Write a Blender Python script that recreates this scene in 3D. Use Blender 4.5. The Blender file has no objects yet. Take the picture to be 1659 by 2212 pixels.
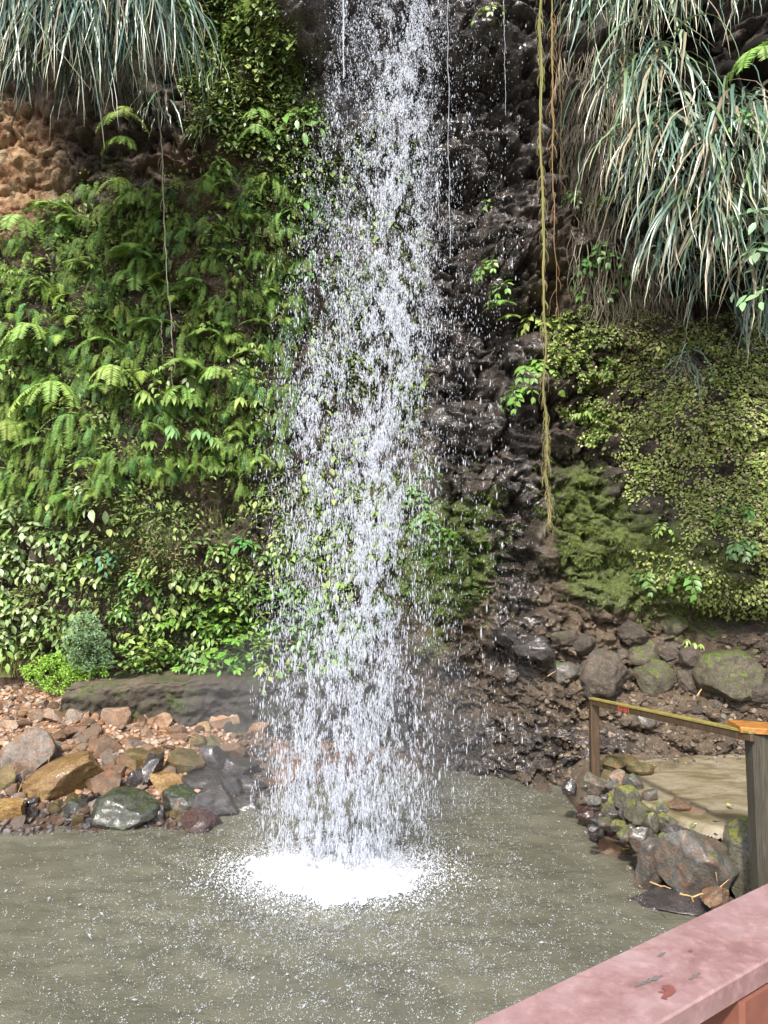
import bpy, math, random
import numpy as np
from mathutils import Matrix, Vector

# ------------------------------------------------------------------ camera, sky, sun, exposure
sc = bpy.context.scene
W, H = 1659.0, 2212.0
FPX = 26.0 / 36.0 * H
PITCH = math.radians(2.0)
CAM = np.array((0.0, 0.0, 3.0))
cam_data = bpy.data.cameras.new('camera')
cam = bpy.data.objects.new('camera', cam_data)
sc.collection.objects.link(cam)
cam.location = CAM
cam.rotation_euler = (math.radians(90) + PITCH, 0, 0)
cam_data.sensor_fit = 'VERTICAL'; cam_data.sensor_height = 36; cam_data.lens = 26
cam_data.clip_start = 0.05; cam_data.clip_end = 500
sc.camera = cam

SUN_EL, SUN_AZ = math.radians(47), math.radians(198)      # azimuth clockwise from +Y (north)
world = bpy.data.worlds.new('World'); sc.world = world; world.use_nodes = True
wn = world.node_tree
sky = wn.nodes.new('ShaderNodeTexSky'); sky.sky_type = 'NISHITA'; sky.sun_disc = False
sky.sun_elevation = SUN_EL; sky.sun_rotation = SUN_AZ
sky.air_density = 1.0; sky.dust_density = 3.0; sky.ozone_density = 1.0
wn.nodes['Background'].inputs[1].default_value = 0.15
wn.links.new(sky.outputs[0], wn.nodes['Background'].inputs[0])
sun_l = bpy.data.lights.new('sun', 'SUN'); sun_l.energy = 2.9; sun_l.angle = math.radians(3.0)
sun_l.color = (1.0, 0.965, 0.90)
sun = bpy.data.objects.new('sun', sun_l); sc.collection.objects.link(sun)
sd = Vector((math.sin(SUN_AZ) * math.cos(SUN_EL), math.cos(SUN_AZ) * math.cos(SUN_EL), math.sin(SUN_EL)))
sun.rotation_euler = sd.to_track_quat('Z', 'Y').to_euler()
sc.view_settings.view_transform = 'Standard'; sc.view_settings.look = 'None'
sc.view_settings.exposure = 1.25; sc.view_settings.gamma = 1.0
sc.cycles.use_denoising = True
sc.cycles.max_bounces = 6; sc.cycles.diffuse_bounces = 3; sc.cycles.glossy_bounces = 2
sc.cycles.transmission_bounces = 3; sc.cycles.transparent_max_bounces = 8
sc.cycles.caustics_reflective = False; sc.cycles.caustics_refractive = False

# ------------------------------------------------------------------ picture <-> world helpers
cp, sp = math.cos(PITCH), math.sin(PITCH)
def ray(dx, dy):
    a = (np.asarray(dx, float) - W / 2) / FPX; b = (H / 2 - np.asarray(dy, float)) / FPX
    return np.stack([a, cp - b * sp, sp + b * cp], -1)       # forward + a*right + b*up
def at(dx, dy, Y):
    r = ray(dx, dy); return CAM + r * (np.asarray(Y) / r[..., 1])[..., None]
def atz(dx, dy, z):
    r = ray(dx, dy); return CAM + r * ((z - CAM[2]) / r[..., 2])[..., None]

# ------------------------------------------------------------------ noise
def _hash(ix, iy, iz, seed):
    h = (ix.astype(np.int64) * 374761393 + iy.astype(np.int64) * 668265263 + iz.astype(np.int64) * 2147483647 + seed * 974711) & 0xffffffff
    h = ((h ^ (h >> 13)) * 1274126177) & 0xffffffff
    h = ((h ^ (h >> 16)) * 2246822519) & 0xffffffff
    return (h ^ (h >> 15)) & 0xffffffff
_G = np.array([(1,1,0),(-1,1,0),(1,-1,0),(-1,-1,0),(1,0,1),(-1,0,1),(1,0,-1),(-1,0,-1),(0,1,1),(0,-1,1),(0,1,-1),(0,-1,-1)], float)
def pnoise(P, seed=0):
    P = np.asarray(P, float); i = np.floor(P); f = P - i; u = f * f * f * (f * (f * 6 - 15) + 10)
    out = 0
    for a in (0, 1):
        for b in (0, 1):
            for c in (0, 1):
                h = _hash(i[:, 0] + a, i[:, 1] + b, i[:, 2] + c, seed) % 12
                g = _G[h]
                d = g[:, 0] * (f[:, 0] - a) + g[:, 1] * (f[:, 1] - b) + g[:, 2] * (f[:, 2] - c)
                w = (u[:, 0] if a else 1 - u[:, 0]) * (u[:, 1] if b else 1 - u[:, 1]) * (u[:, 2] if c else 1 - u[:, 2])
                out = out + w * d
    return out
def fbm(P, seed=0, octv=4, gain=.5, ridge=False):
    P = np.asarray(P, float); s = 0; a = 1
    for k in range(octv):
        n = pnoise(P * 2 ** k, seed + k * 17)
        s = s + a * ((0.5 - np.abs(n) * 2) if ridge else n); a *= gain
    return s
def cells(P, seed=0):
    """distance to the nearest two feature points and the id value of the nearest (blocky stone)"""
    P = np.asarray(P, float); i = np.floor(P)
    d1 = np.full(len(P), 9.); d2 = np.full(len(P), 9.); idv = np.zeros(len(P))
    for a in (-1, 0, 1):
        for b in (-1, 0, 1):
            for c in (-1, 0, 1):
                j = i + (a, b, c)
                h = _hash(j[:, 0], j[:, 1], j[:, 2], seed)
                q = j + np.stack([(h & 1023) / 1023., ((h >> 10) & 1023) / 1023., ((h >> 20) & 1023) / 1023.], -1)
                d = np.sqrt(((P - q) ** 2).sum(-1))
                m = d < d1
                d2 = np.where(m, d1, np.minimum(d2, d)); idv = np.where(m, (h & 4095) / 4095., idv); d1 = np.where(m, d, d1)
    return d1, d2, idv
def sstep(a, b, x):
    t = np.clip((np.asarray(x, float) - a) / (b - a), 0, 1); return t * t * (3 - 2 * t)

# ------------------------------------------------------------------ mesh helpers
def new_mesh(name, V, quads=None, tris=None, col=None, smooth=True, mats=None, attrs=None):
    me = bpy.data.meshes.new(name)
    V = np.asarray(V, np.float32); nq = 0 if quads is None else len(quads); nt = 0 if tris is None else len(tris)
    loops = np.concatenate([np.asarray(x, np.int32).ravel() for x in (quads, tris) if x is not None and len(x)])
    starts = np.concatenate([np.arange(nq, dtype=np.int32) * 4, nq * 4 + np.arange(nt, dtype=np.int32) * 3])
    me.vertices.add(len(V)); me.loops.add(len(loops)); me.polygons.add(nq + nt)
    me.vertices.foreach_set('co', V.ravel()); me.loops.foreach_set('vertex_index', loops)
    me.polygons.foreach_set('loop_start', starts)
    if smooth is not False: me.polygons.foreach_set('use_smooth', np.ones(nq + nt, bool))
    else: me.polygons.foreach_set('use_smooth', np.zeros(nq + nt, bool))
    if col is not None:
        a = me.color_attributes.new('Col', 'FLOAT_COLOR', 'POINT')
        c = np.ones((len(V), 4), np.float32); c[:, :3] = col; a.data.foreach_set('color', c.ravel())
    for k, v in (attrs or {}).items():
        a = me.attributes.new(k, 'FLOAT', 'POINT'); a.data.foreach_set('value', np.asarray(v, np.float32))
    for m in (mats or []): me.materials.append(m)
    me.update(calc_edges=True); me.validate()
    return me
def link(name, me, parent=None, loc=None, rot=None, label=None, cat=None, group=None, kind=None):
    o = bpy.data.objects.new(name, me); sc.collection.objects.link(o)
    if parent is not None: o.parent = parent
    if loc is not None: o.location = loc
    if rot is not None: o.rotation_euler = rot
    if label: o['label'] = label
    if cat: o['category'] = cat
    if group: o['group'] = group
    if kind: o['kind'] = kind
    return o
class MB:
    """collects vertices, quads, triangles and a colour per vertex"""
    def __init__(s): s.V = []; s.Q = []; s.T = []; s.C = []; s.n = 0
    def add(s, V, Q=None, T=None, C=(1, 1, 1)):
        V = np.asarray(V, float).reshape(-1, 3)
        if Q is not None and len(Q): s.Q.append(np.asarray(Q, int).reshape(-1, 4) + s.n)
        if T is not None and len(T): s.T.append(np.asarray(T, int).reshape(-1, 3) + s.n)
        C = np.asarray(C, float); s.C.append(np.broadcast_to(C, V.shape).copy()); s.V.append(V); s.n += len(V)
    def add_mb(s, o, M=None, t=None, sc_=1.0, cm=1.0):
        V = np.concatenate(o.V) * sc_
        if M is not None: V = V @ np.asarray(M).T
        if t is not None: V = V + t
        s.add(V, np.concatenate(o.Q) if o.Q else None, np.concatenate(o.T) if o.T else None, np.concatenate(o.C) * cm)
    def inst(s, tmpl, R, t, sc_, C):
        """N copies of a template (V, Q, T): R (N,3,3) columns = axes, t (N,3), sc_ (N,) or (N,3), C (N,3)"""
        V0, Q0, T0 = tmpl; N = len(t); n = len(V0)
        sc_ = np.asarray(sc_, float)
        if sc_.ndim == 1: sc_ = sc_[:, None]
        P = V0[None] * sc_[:, None, :] if sc_.shape[1] == 3 else V0[None] * sc_[:, :, None]
        P = np.einsum('nij,nkj->nki', R, P) + t[:, None]
        off = (np.arange(N) * n)[:, None, None]
        Q = (Q0[None] + off).reshape(-1, 4) if Q0 is not None and len(Q0) else None
        T = (T0[None] + off).reshape(-1, 3) if T0 is not None and len(T0) else None
        s.add(P.reshape(-1, 3), Q, T, np.repeat(np.asarray(C, float).reshape(-1, 3) if np.ndim(C) > 1 else np.tile(C, (N, 1)), n, 0))
    def mesh(s, name, mat, smooth=True):
        return new_mesh(name, np.concatenate(s.V), np.concatenate(s.Q) if s.Q else None, np.concatenate(s.T) if s.T else None,
                        np.concatenate(s.C), smooth, [mat])
def nrm(v): v = np.asarray(v, float); return v / np.maximum(np.linalg.norm(v, axis=-1, keepdims=True), 1e-9)
def frames(X, N):
    """frames with column 0 along X and column 2 close to N"""
    X = nrm(X); Y = nrm(np.cross(N, X)); Z = np.cross(X, Y); return np.stack([X, Y, Z], -1)

# ------------------------------------------------------------------ materials
class NT:
    def __init__(s, name):
        s.m = bpy.data.materials.new(name); s.m.use_nodes = True; s.t = s.m.node_tree; s.b = s.t.nodes['Principled BSDF']
        s.out = s.t.nodes['Material Output']
    def n(s, typ, **kw):
        nd = s.t.nodes.new(typ)
        for k, v in kw.items():
            if k.startswith('i_'):
                key = k[2:]; key = int(key) if key.isdigit() else key.replace('_', ' ')
                nd.inputs[key].default_value = v
            else: setattr(nd, k, v)
        return nd
    def l(s, a, b): s.t.links.new(a, b)
    def noise(s, scale, detail=4, rough=.55, vec=None, dist=0.0):
        nd = s.n('ShaderNodeTexNoise'); nd.inputs['Scale'].default_value = scale; nd.inputs['Detail'].default_value = detail
        nd.inputs['Roughness'].default_value = rough; nd.inputs['Distortion'].default_value = dist
        if vec is not None: s.l(vec, nd.inputs['Vector'])
        return nd.outputs['Fac']
    def ramp(s, fac, pts):
        nd = s.n('ShaderNodeValToRGB'); e = nd.color_ramp.elements
        while len(e) < len(pts): e.new(.5)
        for k, (p, c) in enumerate(pts):
            e[k].position = p; e[k].color = (*c, 1) if len(c) == 3 else c
        s.l(fac, nd.inputs[0]); return nd.outputs[0]
    def mr(s, fac, a, b, c, d):
        nd = s.n('ShaderNodeMapRange'); s.l(fac, nd.inputs[0])
        for k, v in zip((1, 2, 3, 4), (a, b, c, d)): nd.inputs[k].default_value = v
        return nd.outputs[0]
    def mix(s, fac, a, b, mode='MIX'):
        nd = s.n('ShaderNodeMix', data_type='RGBA', blend_type=mode)
        for v, k in ((fac, 0), (a, 6), (b, 7)):
            if isinstance(v, (int, float)): nd.inputs[k].default_value = v
            elif isinstance(v, tuple): nd.inputs[k].default_value = (*v, 1)
            else: s.l(v, nd.inputs[k])
        return nd.outputs[2]
    def math(s, op, a, b=0.0):
        nd = s.n('ShaderNodeMath', operation=op)
        for v, k in ((a, 0), (b, 1)):
            if isinstance(v, (int, float)): nd.inputs[k].default_value = v
            else: s.l(v, nd.inputs[k])
        return nd.outputs[0]
    def bump(s, h, strength, dist, prev=None):
        nd = s.n('ShaderNodeBump'); nd.inputs['Strength'].default_value = strength; nd.inputs['Distance'].default_value = dist
        s.l(h, nd.inputs['Height'])
        if prev is not None: s.l(prev, nd.inputs['Normal'])
        return nd.outputs[0]
    def attr(s, name): return s.n('ShaderNodeAttribute', attribute_name=name)
    def pos(s): return s.n('ShaderNodeNewGeometry').outputs['Position']
    def objc(s): return s.n('ShaderNodeTexCoord').outputs['Object']

def leaf_mat(name, rough=.45, spec=.4, transl=.25, hv=.15, extra_noise=True):
    t = NT(name); c = t.attr('Col').outputs['Color']
    oi = t.n('ShaderNodeObjectInfo'); rnd = oi.outputs['Random']
    h = t.n('ShaderNodeHueSaturation'); t.l(c, h.inputs['Color'])
    t.l(t.mr(rnd, 0, 1, 1 - hv * 1.6, 1 + hv * 1.6), h.inputs['Value'])
    r2 = t.math('FRACT', t.math('MULTIPLY', rnd, 7.31)); t.l(t.mr(r2, 0, 1, .488, .512), h.inputs['Hue'])
    col = h.outputs[0]
    if extra_noise:
        col = t.mix(t.mr(t.noise(9, 3, vec=t.pos()), .35, .7, .08, .45), col, t.mix(.5, col, (.17, .25, .06)))
    t.l(col, t.b.inputs['Base Color']); t.b.inputs['Roughness'].default_value = rough
    t.b.inputs['Specular IOR Level'].default_value = spec
    tr = t.n('ShaderNodeBsdfTranslucent'); t.l(t.mix(.35, col, (.30, .38, .08)), tr.inputs[0])
    mx = t.n('ShaderNodeMixShader'); mx.inputs[0].default_value = transl
    t.l(t.b.outputs[0], mx.inputs[1]); t.l(tr.outputs[0], mx.inputs[2]); t.l(mx.outputs[0], t.out.inputs[0])
    return t.m
M_FERN = leaf_mat('fern_leaf', .5, .35, .28)
M_LEAF = leaf_mat('broad_leaf', .36, .5, .22)
M_GRASS = leaf_mat('strap_grass', .30, .7, .06, extra_noise=False)
M_DEAD = leaf_mat('dry_stalk', .8, .15, .05, extra_noise=False)
M_BARK = leaf_mat('root_bark', .75, .2, 0.0)

def cliff_mat():
    t = NT('cliff_rock'); p = t.pos()
    wet = t.attr('wet').outputs['Fac']; moss = t.attr('moss').outputs['Fac']; orange = t.attr('orange').outputs['Fac']; soil = t.attr('soil').outputs['Fac']
    n1 = t.noise(2.2, 6, .6, p); n2 = t.noise(11, 6, .65, p); n3 = t.noise(45, 4, .6, p)
    rock = t.ramp(n2, [(.3, (.018, .014, .012)), (.5, (.048, .036, .029)), (.68, (.10, .078, .062)), (.85, (.19, .155, .125))])
    wetc = t.ramp(t.noise(4, 7, .65, p), [(.3, (.016, .011, .009)), (.5, (.042, .031, .025)), (.66, (.095, .072, .056)), (.85, (.17, .14, .115))])
    soilc = t.ramp(t.noise(6, 7, .7, p), [(.25, (.055, .038, .024)), (.5, (.125, .088, .055)), (.68, (.20, .15, .095)), (.85, (.30, .23, .16))])
    orc = t.ramp(t.noise(3.2, 7, .68, p, .6), [(.28, (.13, .06, .03)), (.42, (.27, .14, .07)), (.53, (.40, .25, .13)), (.66, (.48, .37, .24)), (.8, (.28, .14, .07))])
    mossc = t.ramp(t.noise(16, 5, .7, p), [(.25, (.025, .027, .010)), (.42, (.06, .075, .018)), (.58, (.12, .155, .035)), (.75, (.17, .16, .07))])
    c = t.mix(soil, rock, soilc); c = t.mix(orange, c, orc); c = t.mix(wet, c, wetc)
    mf = t.mr(t.math('ADD', moss, t.math('MULTIPLY', t.math('SUBTRACT', t.noise(5, 6, .7, p), .5), 1.5)), .35, .62, 0, 1)
    c = t.mix(mf, c, mossc)
    t.l(c, t.b.inputs['Base Color'])
    r = t.mr(t.math('MULTIPLY', wet, t.math('SUBTRACT', 1.0, mf)), 0, 1, .85, .22)
    r = t.math('ADD', r, t.mr(n3, .3, .7, -.06, .12)); t.l(r, t.b.inputs['Roughness'])
    t.l(t.math('MULTIPLY', wet, .8), t.b.inputs['Coat Weight']); t.b.inputs['Coat Roughness'].default_value = .12
    b = t.bump(n2, 1.0, .09); b = t.bump(n3, 1.0, .03, b)
    b = t.bump(t.noise(130, 3, .6, p), .6, .006, b); t.l(b, t.b.inputs['Normal']); t.l(t.bump(n2, .5, .03), t.b.inputs['Coat Normal'])
    return t.m
M_CLIFF = cliff_mat()

def rock_mat(name, ramp, rough=(.3, .6), scale=9.0, moss=0.0, mossc=((.03, .05, .01), (.11, .17, .025)), bump=1.0, rust=0.0):
    wetc = 'wet' in name or 'ochre' in name or 'red_rock' in name
    t = NT(name); oi = t.n('ShaderNodeObjectInfo')
    off = t.n('ShaderNodeVectorMath', operation='ADD'); t.l(t.objc(), off.inputs[0])
    cx = t.n('ShaderNodeCombineXYZ'); t.l(t.math('MULTIPLY', oi.outputs['Random'], 37.), cx.inputs[0]); t.l(cx.outputs[0], off.inputs[1])
    v = off.outputs[0]
    n1 = t.noise(scale, 6, .62, v, .4); n2 = t.noise(scale * 5, 5, .65, v); n3 = t.noise(scale * 22, 3, .6, v)
    c = t.ramp(n1, ramp)
    c = t.mix(t.mr(n2, .42, .62, .75, 0), c, t.mix(.6, c, (.02, .016, .012))); c = t.mix(t.mr(n3, .58, .72, 0, .4), c, t.mix(.5, c, (.45, .40, .34)))
    if rust: c = t.mix(t.math('MULTIPLY', t.mr(t.noise(scale * .7, 5, .7, v, .8), .48, .62, 0, 1), rust), c, (.30, .115, .025))
    h = t.n('ShaderNodeHueSaturation'); t.l(c, h.inputs['Color']); t.l(t.mr(oi.outputs['Random'], 0, 1, .8, 1.22), h.inputs['Value'])
    c = h.outputs[0]; r = t.mr(n2, .3, .7, rough[0], rough[1])
    if moss:
        g = t.n('ShaderNodeNewGeometry'); sx = t.n('ShaderNodeSeparateXYZ'); t.l(g.outputs['Normal'], sx.inputs[0])
        f = t.math('ADD', t.math('MULTIPLY', sx.outputs[2], .45), t.math('MULTIPLY', t.math('SUBTRACT', t.noise(scale * 1.3, 6, .7, v), .5), 2.0))
        f = t.mr(f, .5 - moss * .7, .72 - moss * .7, 0, 1)
        c = t.mix(f, c, t.mix(t.mr(n2, .35, .65, 0, 1), *mossc)); r = t.math('ADD', r, t.math('MULTIPLY', f, .25))
    t.l(c, t.b.inputs['Base Color']); t.l(r, t.b.inputs['Roughness'])
    if wetc: t.b.inputs['Coat Weight'].default_value = .7 if 'dark' in name else .4; t.b.inputs['Coat Roughness'].default_value = .09
    b = t.bump(n2, .8 * bump, .025); b = t.bump(n3, .8 * bump, .008, b); t.l(b, t.b.inputs['Normal']); t.l(t.bump(n2, .35, .012), t.b.inputs['Coat Normal'])
    return t.m
RM = {
 'rust':  rock_mat('rust_rock', [(.25, (.11, .05, .025)), (.45, (.25, .13, .065)), (.6, (.35, .22, .13)), (.8, (.29, .21, .15))], (.35, .65)),
 'orange': rock_mat('ochre_rock', [(.25, (.12, .06, .02)), (.45, (.27, .145, .04)), (.6, (.34, .22, .075)), (.8, (.19, .155, .08))], (.18, .4)),
 'tan':   rock_mat('tan_rock', [(.25, (.16, .105, .07)), (.5, (.30, .215, .15)), (.75, (.40, .32, .25))], (.45, .75), rust=.5),
 'brown': rock_mat('brown_rock', [(.25, (.06, .035, .022)), (.5, (.145, .09, .055)), (.75, (.25, .165, .105))], (.3, .6), rust=.35),
 'greybrown': rock_mat('grey_brown_rock', [(.25, (.10, .085, .07)), (.5, (.23, .19, .155)), (.75, (.33, .29, .25))], (.22, .5), rust=.45),
 'olive': rock_mat('olive_rock', [(.25, (.05, .045, .018)), (.5, (.13, .11, .04)), (.75, (.22, .17, .075))], (.22, .5), rust=.3),
 'dark':  rock_mat('dark_wet_rock', [(.25, (.012, .010, .011)), (.5, (.032, .026, .026)), (.75, (.075, .062, .058))], (.10, .32)),
 'darkgreen': rock_mat('dark_green_wet_rock', [(.25, (.010, .012, .009)), (.5, (.028, .03, .018)), (.75, (.06, .06, .035))], (.08, .28), moss=.28, mossc=((.012, .02, .006), (.05, .075, .015))),
 'red':   rock_mat('dark_red_rock', [(.25, (.025, .012, .012)), (.5, (.065, .028, .024)), (.75, (.13, .065, .055))], (.14, .4)),
 'grey':  rock_mat('grey_wet_rock', [(.25, (.035, .034, .03)), (.5, (.095, .09, .078)), (.75, (.18, .17, .15))], (.25, .55), moss=.16, rust=.25),
 'roughbrown': rock_mat('rough_brown_rock', [(.25, (.06, .046, .034)), (.5, (.14, .11, .083)), (.75, (.24, .195, .15))], (.65, .9), scale=10, bump=1.8, moss=.08),
 'mossy': rock_mat('mossy_rock', [(.25, (.045, .038, .025)), (.5, (.11, .095, .06)), (.75, (.19, .165, .11))], (.5, .8), moss=.42, mossc=((.045, .065, .012), (.15, .21, .035)), bump=1.4),
 'mossywet': rock_mat('mossy_wet_rock', [(.25, (.045, .042, .03)), (.5, (.12, .11, .075)), (.75, (.2, .19, .14))], (.2, .45), moss=.38, mossc=((.09, .10, .018), (.24, .25, .05)), bump=1.3),
}
# ------------------------------------------------------------------ the cliff as a height function y(x, z)
ZN = np.array([-1, 0, .5, 1, 1.5, 2, 2.5, 3, 4, 5, 6, 7, 8, 9, 10, 12, 14.])
COLS = {
 -9.0: [9.6, 9.6, 9.6, 9.6, 9.6, 9.4, 9.3, 9.2, 9.1, 9.0, 8.9, 8.9, 8.8, 8.1, 7.8, 7.5, 7.3],
 -5.5: [10.6,10.6,10.6,10.6,10.5,10.4,10.3,10.2,10.0,9.9, 9.8, 9.9, 10.0,9.7,9.3, 8.8, 8.5],
 -3.5: [10.8,10.8,10.8,10.7,10.6,10.5,10.4,10.3,10.1,10.0,9.9, 9.9, 9.9, 9.5, 9.1, 8.7, 8.4],
 -2.0: [10.9,10.9,10.9,10.8,10.7,10.6,10.5,10.4,10.2,10.1,10.0,9.8, 9.6, 9.4, 9.1, 8.7, 8.4],
 -1.0: [10.7,10.7,10.7,10.7,10.6,10.5,10.5,10.4,10.3,10.2,10.1,9.9, 9.5, 9.0, 8.6, 8.3, 8.0],
  0.0: [9.9, 10.2,10.3,10.4,10.3,10.2,10.2,10.2,10.2,10.2,10.2,10.1,9.9, 9.5, 9.0, 8.5, 8.2],
  1.0: [9.2, 9.6, 9.8, 10.0,10.0,9.9, 9.8, 9.9, 10.2,10.4,10.5,10.6,10.5,10.1,9.7, 9.2, 8.9],
  2.0: [8.6, 8.9, 9.1, 9.3, 9.5, 9.6, 9.7, 9.8, 9.9, 9.9, 9.75,9.9, 10.0,9.8, 9.5, 9.1, 8.8],
  3.0: [8.3, 8.4, 8.7, 9.0, 9.3, 9.4, 9.35,9.3, 9.2, 9.3, 9.4, 9.4, 9.3, 9.1, 8.9, 8.5, 8.3],
  4.2: [8.0, 8.3, 8.6, 8.9, 9.1, 9.2, 8.9, 8.75,8.8, 8.9, 9.0, 9.0, 8.8, 8.5, 8.3, 8.0, 7.8],
  5.6: [7.8, 8.1, 8.4, 8.7, 8.9, 8.9, 8.5, 8.4, 8.4, 8.5, 8.6, 8.5, 8.3, 8.0, 7.8, 7.6, 7.5],
  9.0: [6.8, 7.0, 7.3, 7.5, 7.7, 7.5, 7.2, 7.1, 7.1, 7.2, 7.3, 7.2, 7.0, 6.8, 6.6, 6.5, 6.4]}
DX = .025
gx = np.arange(-8.5, 8.5, DX); gz = np.arange(-.8, 12.6, DX)
xs = np.array(sorted(COLS)); tab = np.array([np.interp(gz, ZN, COLS[x]) for x in xs])   # (cols, nz)
def blur(a, k, ax):
    ker = np.exp(-np.linspace(-2, 2, 2 * k + 1) ** 2); ker /= ker.sum()
    pad = [(0, 0), (0, 0)]; pad[ax] = (k, k); b = np.pad(a, pad, mode='edge')
    return np.apply_along_axis(lambda v: np.convolve(v, ker, 'valid'), ax, b)
idx = np.clip(np.searchsorted(xs, gx) - 1, 0, len(xs) - 2); tt = (gx - xs[idx]) / (xs[idx + 1] - xs[idx]); tt = tt * tt * (3 - 2 * tt)
Y0 = tab[idx] * (1 - tt[:, None]) + tab[idx + 1] * tt[:, None]
Y0 = blur(blur(Y0, 8, 0), 10, 1)
GX, GZ = np.meshgrid(gx, gz, indexing='ij')
def px2xz(dx, dy, Y=9.7): p = at(dx, dy, Y); return p[0], p[2]
def blob(dx, dy, rx, ry, Y=9.7):
    """soft ellipse around a picture point, radii in picture units"""
    x, z = px2xz(dx, dy, Y); k = Y / FPX
    return np.exp(-(((GX - x) / (rx * k)) ** 2 + ((GZ - z) / (ry * k)) ** 2))
# named forms
BUMPS = [(1150, 560, 110, 70, -.55), (1060, 620, 60, 40, -.2), (1110, 690, 90, 40, .25), (1215, 470, 34, 34, -.28), (1260, 500, 20, 40, .2),
         (1020, 720, 40, 60, -.22), (1065, 370, 45, 70, -.15), (1040, 60, 90, 60, -.25), (1020, 170, 110, 26, .18), (1120, 210, 100, 18, -.12),
         (1085, 480, 90, 18, -.2), (640, 70, 80, 90, -.35), (640, 190, 60, 30, .25), (400, 360, 60, 26, .35), (360, 335, 60, 10, -.18),
         (250, 300, 90, 20, .25), (150, 330, 40, 30, -.12), (1250, 1100, 60, 60, -.3), (1130, 1080, 30, 120, .18), (1340, 1220, 60, 30, .25),
         (1310, 1300, 80, 40, -.18), (1250, 1000, 100, 14, .16), (1000, 1150, 90, 110, -.22), (960, 1420, 60, 60, -.2), (1130, 1390, 55, 40, -.25),
         (1480, 1200, 80, 60, -.2), (1560, 1330, 120, 26, .35), (470, 1110, 22, 50, .3), (480, 990, 60, 30, .18), (300, 1150, 60, 60, -.12)]
for b in BUMPS: Y0 += b[4] * blob(*b[:4])
PT = np.stack([GX.ravel(), Y0.ravel(), GZ.ravel()], -1)
n_big = fbm(PT * (.55, .55, .5), 3, 3).reshape(GX.shape)
n_mid = fbm(PT * (1.7, 1.7, 1.5), 11, 4, .5, True).reshape(GX.shape)
n_fine = fbm(PT * 7, 23, 3, .6).reshape(GX.shape)
# tilted strata and blocks
rot = np.array([[.94, 0, .34], [0, 1, 0], [-.34, 0, .94]])
c1, c2, cid = cells((PT @ rot) * (.75, .8, 1.7) + fbm(PT * 1.1, 5, 4, .6)[:, None] * .75, 9)
blocks = ((cid - .5) * .3 + .16 * np.exp(-((c2 - c1) / .05) ** 2) + .35 * np.clip(c1 - .3, 0, 1)).reshape(GX.shape)
d1, d2, did = cells(PT * 5.5 + fbm(PT * 4, 6, 2)[:, None] * .6, 19)
lumps = (-.4 * np.clip(.75 - d1, 0, 1) + .25 * np.exp(-((d2 - d1) / .12) ** 2)).reshape(GX.shape)
right_wet = sstep(.6, 1.1, GX) * (1 - sstep(2.7, 3.4, GX)); low_right = sstep(.2, 1.2, GX) * (1 - sstep(2.4, 3.4, GZ))
YC = Y0 + .28 * n_big + .07 * n_mid * (1 - .5 * right_wet) + .045 * n_fine * (1 - .65 * right_wet)
YC += blocks * (.25 + 1.15 * np.maximum(right_wet, .2) * sstep(2, 3.5, GZ) + .3 * low_right)
lum_w = blob(1150, 570, 120, 90) * .28 + low_right * .075 
calm = 1 - .8 * (1 - sstep(-3.6, -3.0, GX)) * sstep(6.4, 7.0, GZ)
YC += lumps * lum_w * calm
YC += .10 * right_wet * fbm((PT @ rot) * (1.6, 1.6, 6.5), 44, 4, .55, True).reshape(GX.shape)
e1, e2, _e = cells(PT * 11 + fbm(PT * 7, 8, 2)[:, None] * .8, 29)
YC += ((-.10 * np.clip(.8 - e1, 0, 1) + .04 * np.exp(-((e2 - e1) / .1) ** 2)).reshape(GX.shape)) * (.05 + .6 * low_right + .05 * right_wet + blob(1150, 570, 120, 90)) * calm + .016 * fbm(PT * 15, 33, 3, .6).reshape(GX.shape)
def cliff_y(x, z):
    i = np.clip((np.asarray(x) - gx[0]) / DX, 0, len(gx) - 1.001); j = np.clip((np.asarray(z) - gz[0]) / DX, 0, len(gz) - 1.001)
    i0 = i.astype(int); j0 = j.astype(int); a = i - i0; b = j - j0
    return (YC[i0, j0] * (1 - a) * (1 - b) + YC[i0 + 1, j0] * a * (1 - b) + YC[i0, j0 + 1] * (1 - a) * b + YC[i0 + 1, j0 + 1] * a * b)
YS = blur(blur(YC, 9, 0), 9, 1)
GYX, GYZ = np.gradient(YS, DX)
def cliff_n(x, z):
    i = np.clip(((np.asarray(x) - gx[0]) / DX).astype(int), 0, len(gx) - 1); j = np.clip(((np.asarray(z) - gz[0]) / DX).astype(int), 0, len(gz) - 1)
    return nrm(np.stack([GYX[i, j], -np.ones(np.shape(x)), GYZ[i, j]], -1))
def hit(dx, dy):
    """where camera rays through picture points first meet the cliff"""
    dx = np.atleast_1d(dx).astype(float); dy = np.atleast_1d(dy).astype(float)
    r = ray(dx, dy); r = r / r[:, 1:2]; y = np.full(len(dx), 6.0); done = np.zeros(len(dx), bool)
    while y.min() < 12 and not done.all():
        p = CAM + r * y[:, None]; inside = cliff_y(p[:, 0], p[:, 2]) <= p[:, 1]; done |= inside
        y = np.where(done, y, y + .04)
        if (y[~done] > 12).all(): break
    p = CAM + r * y[:, None]; return p
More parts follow.
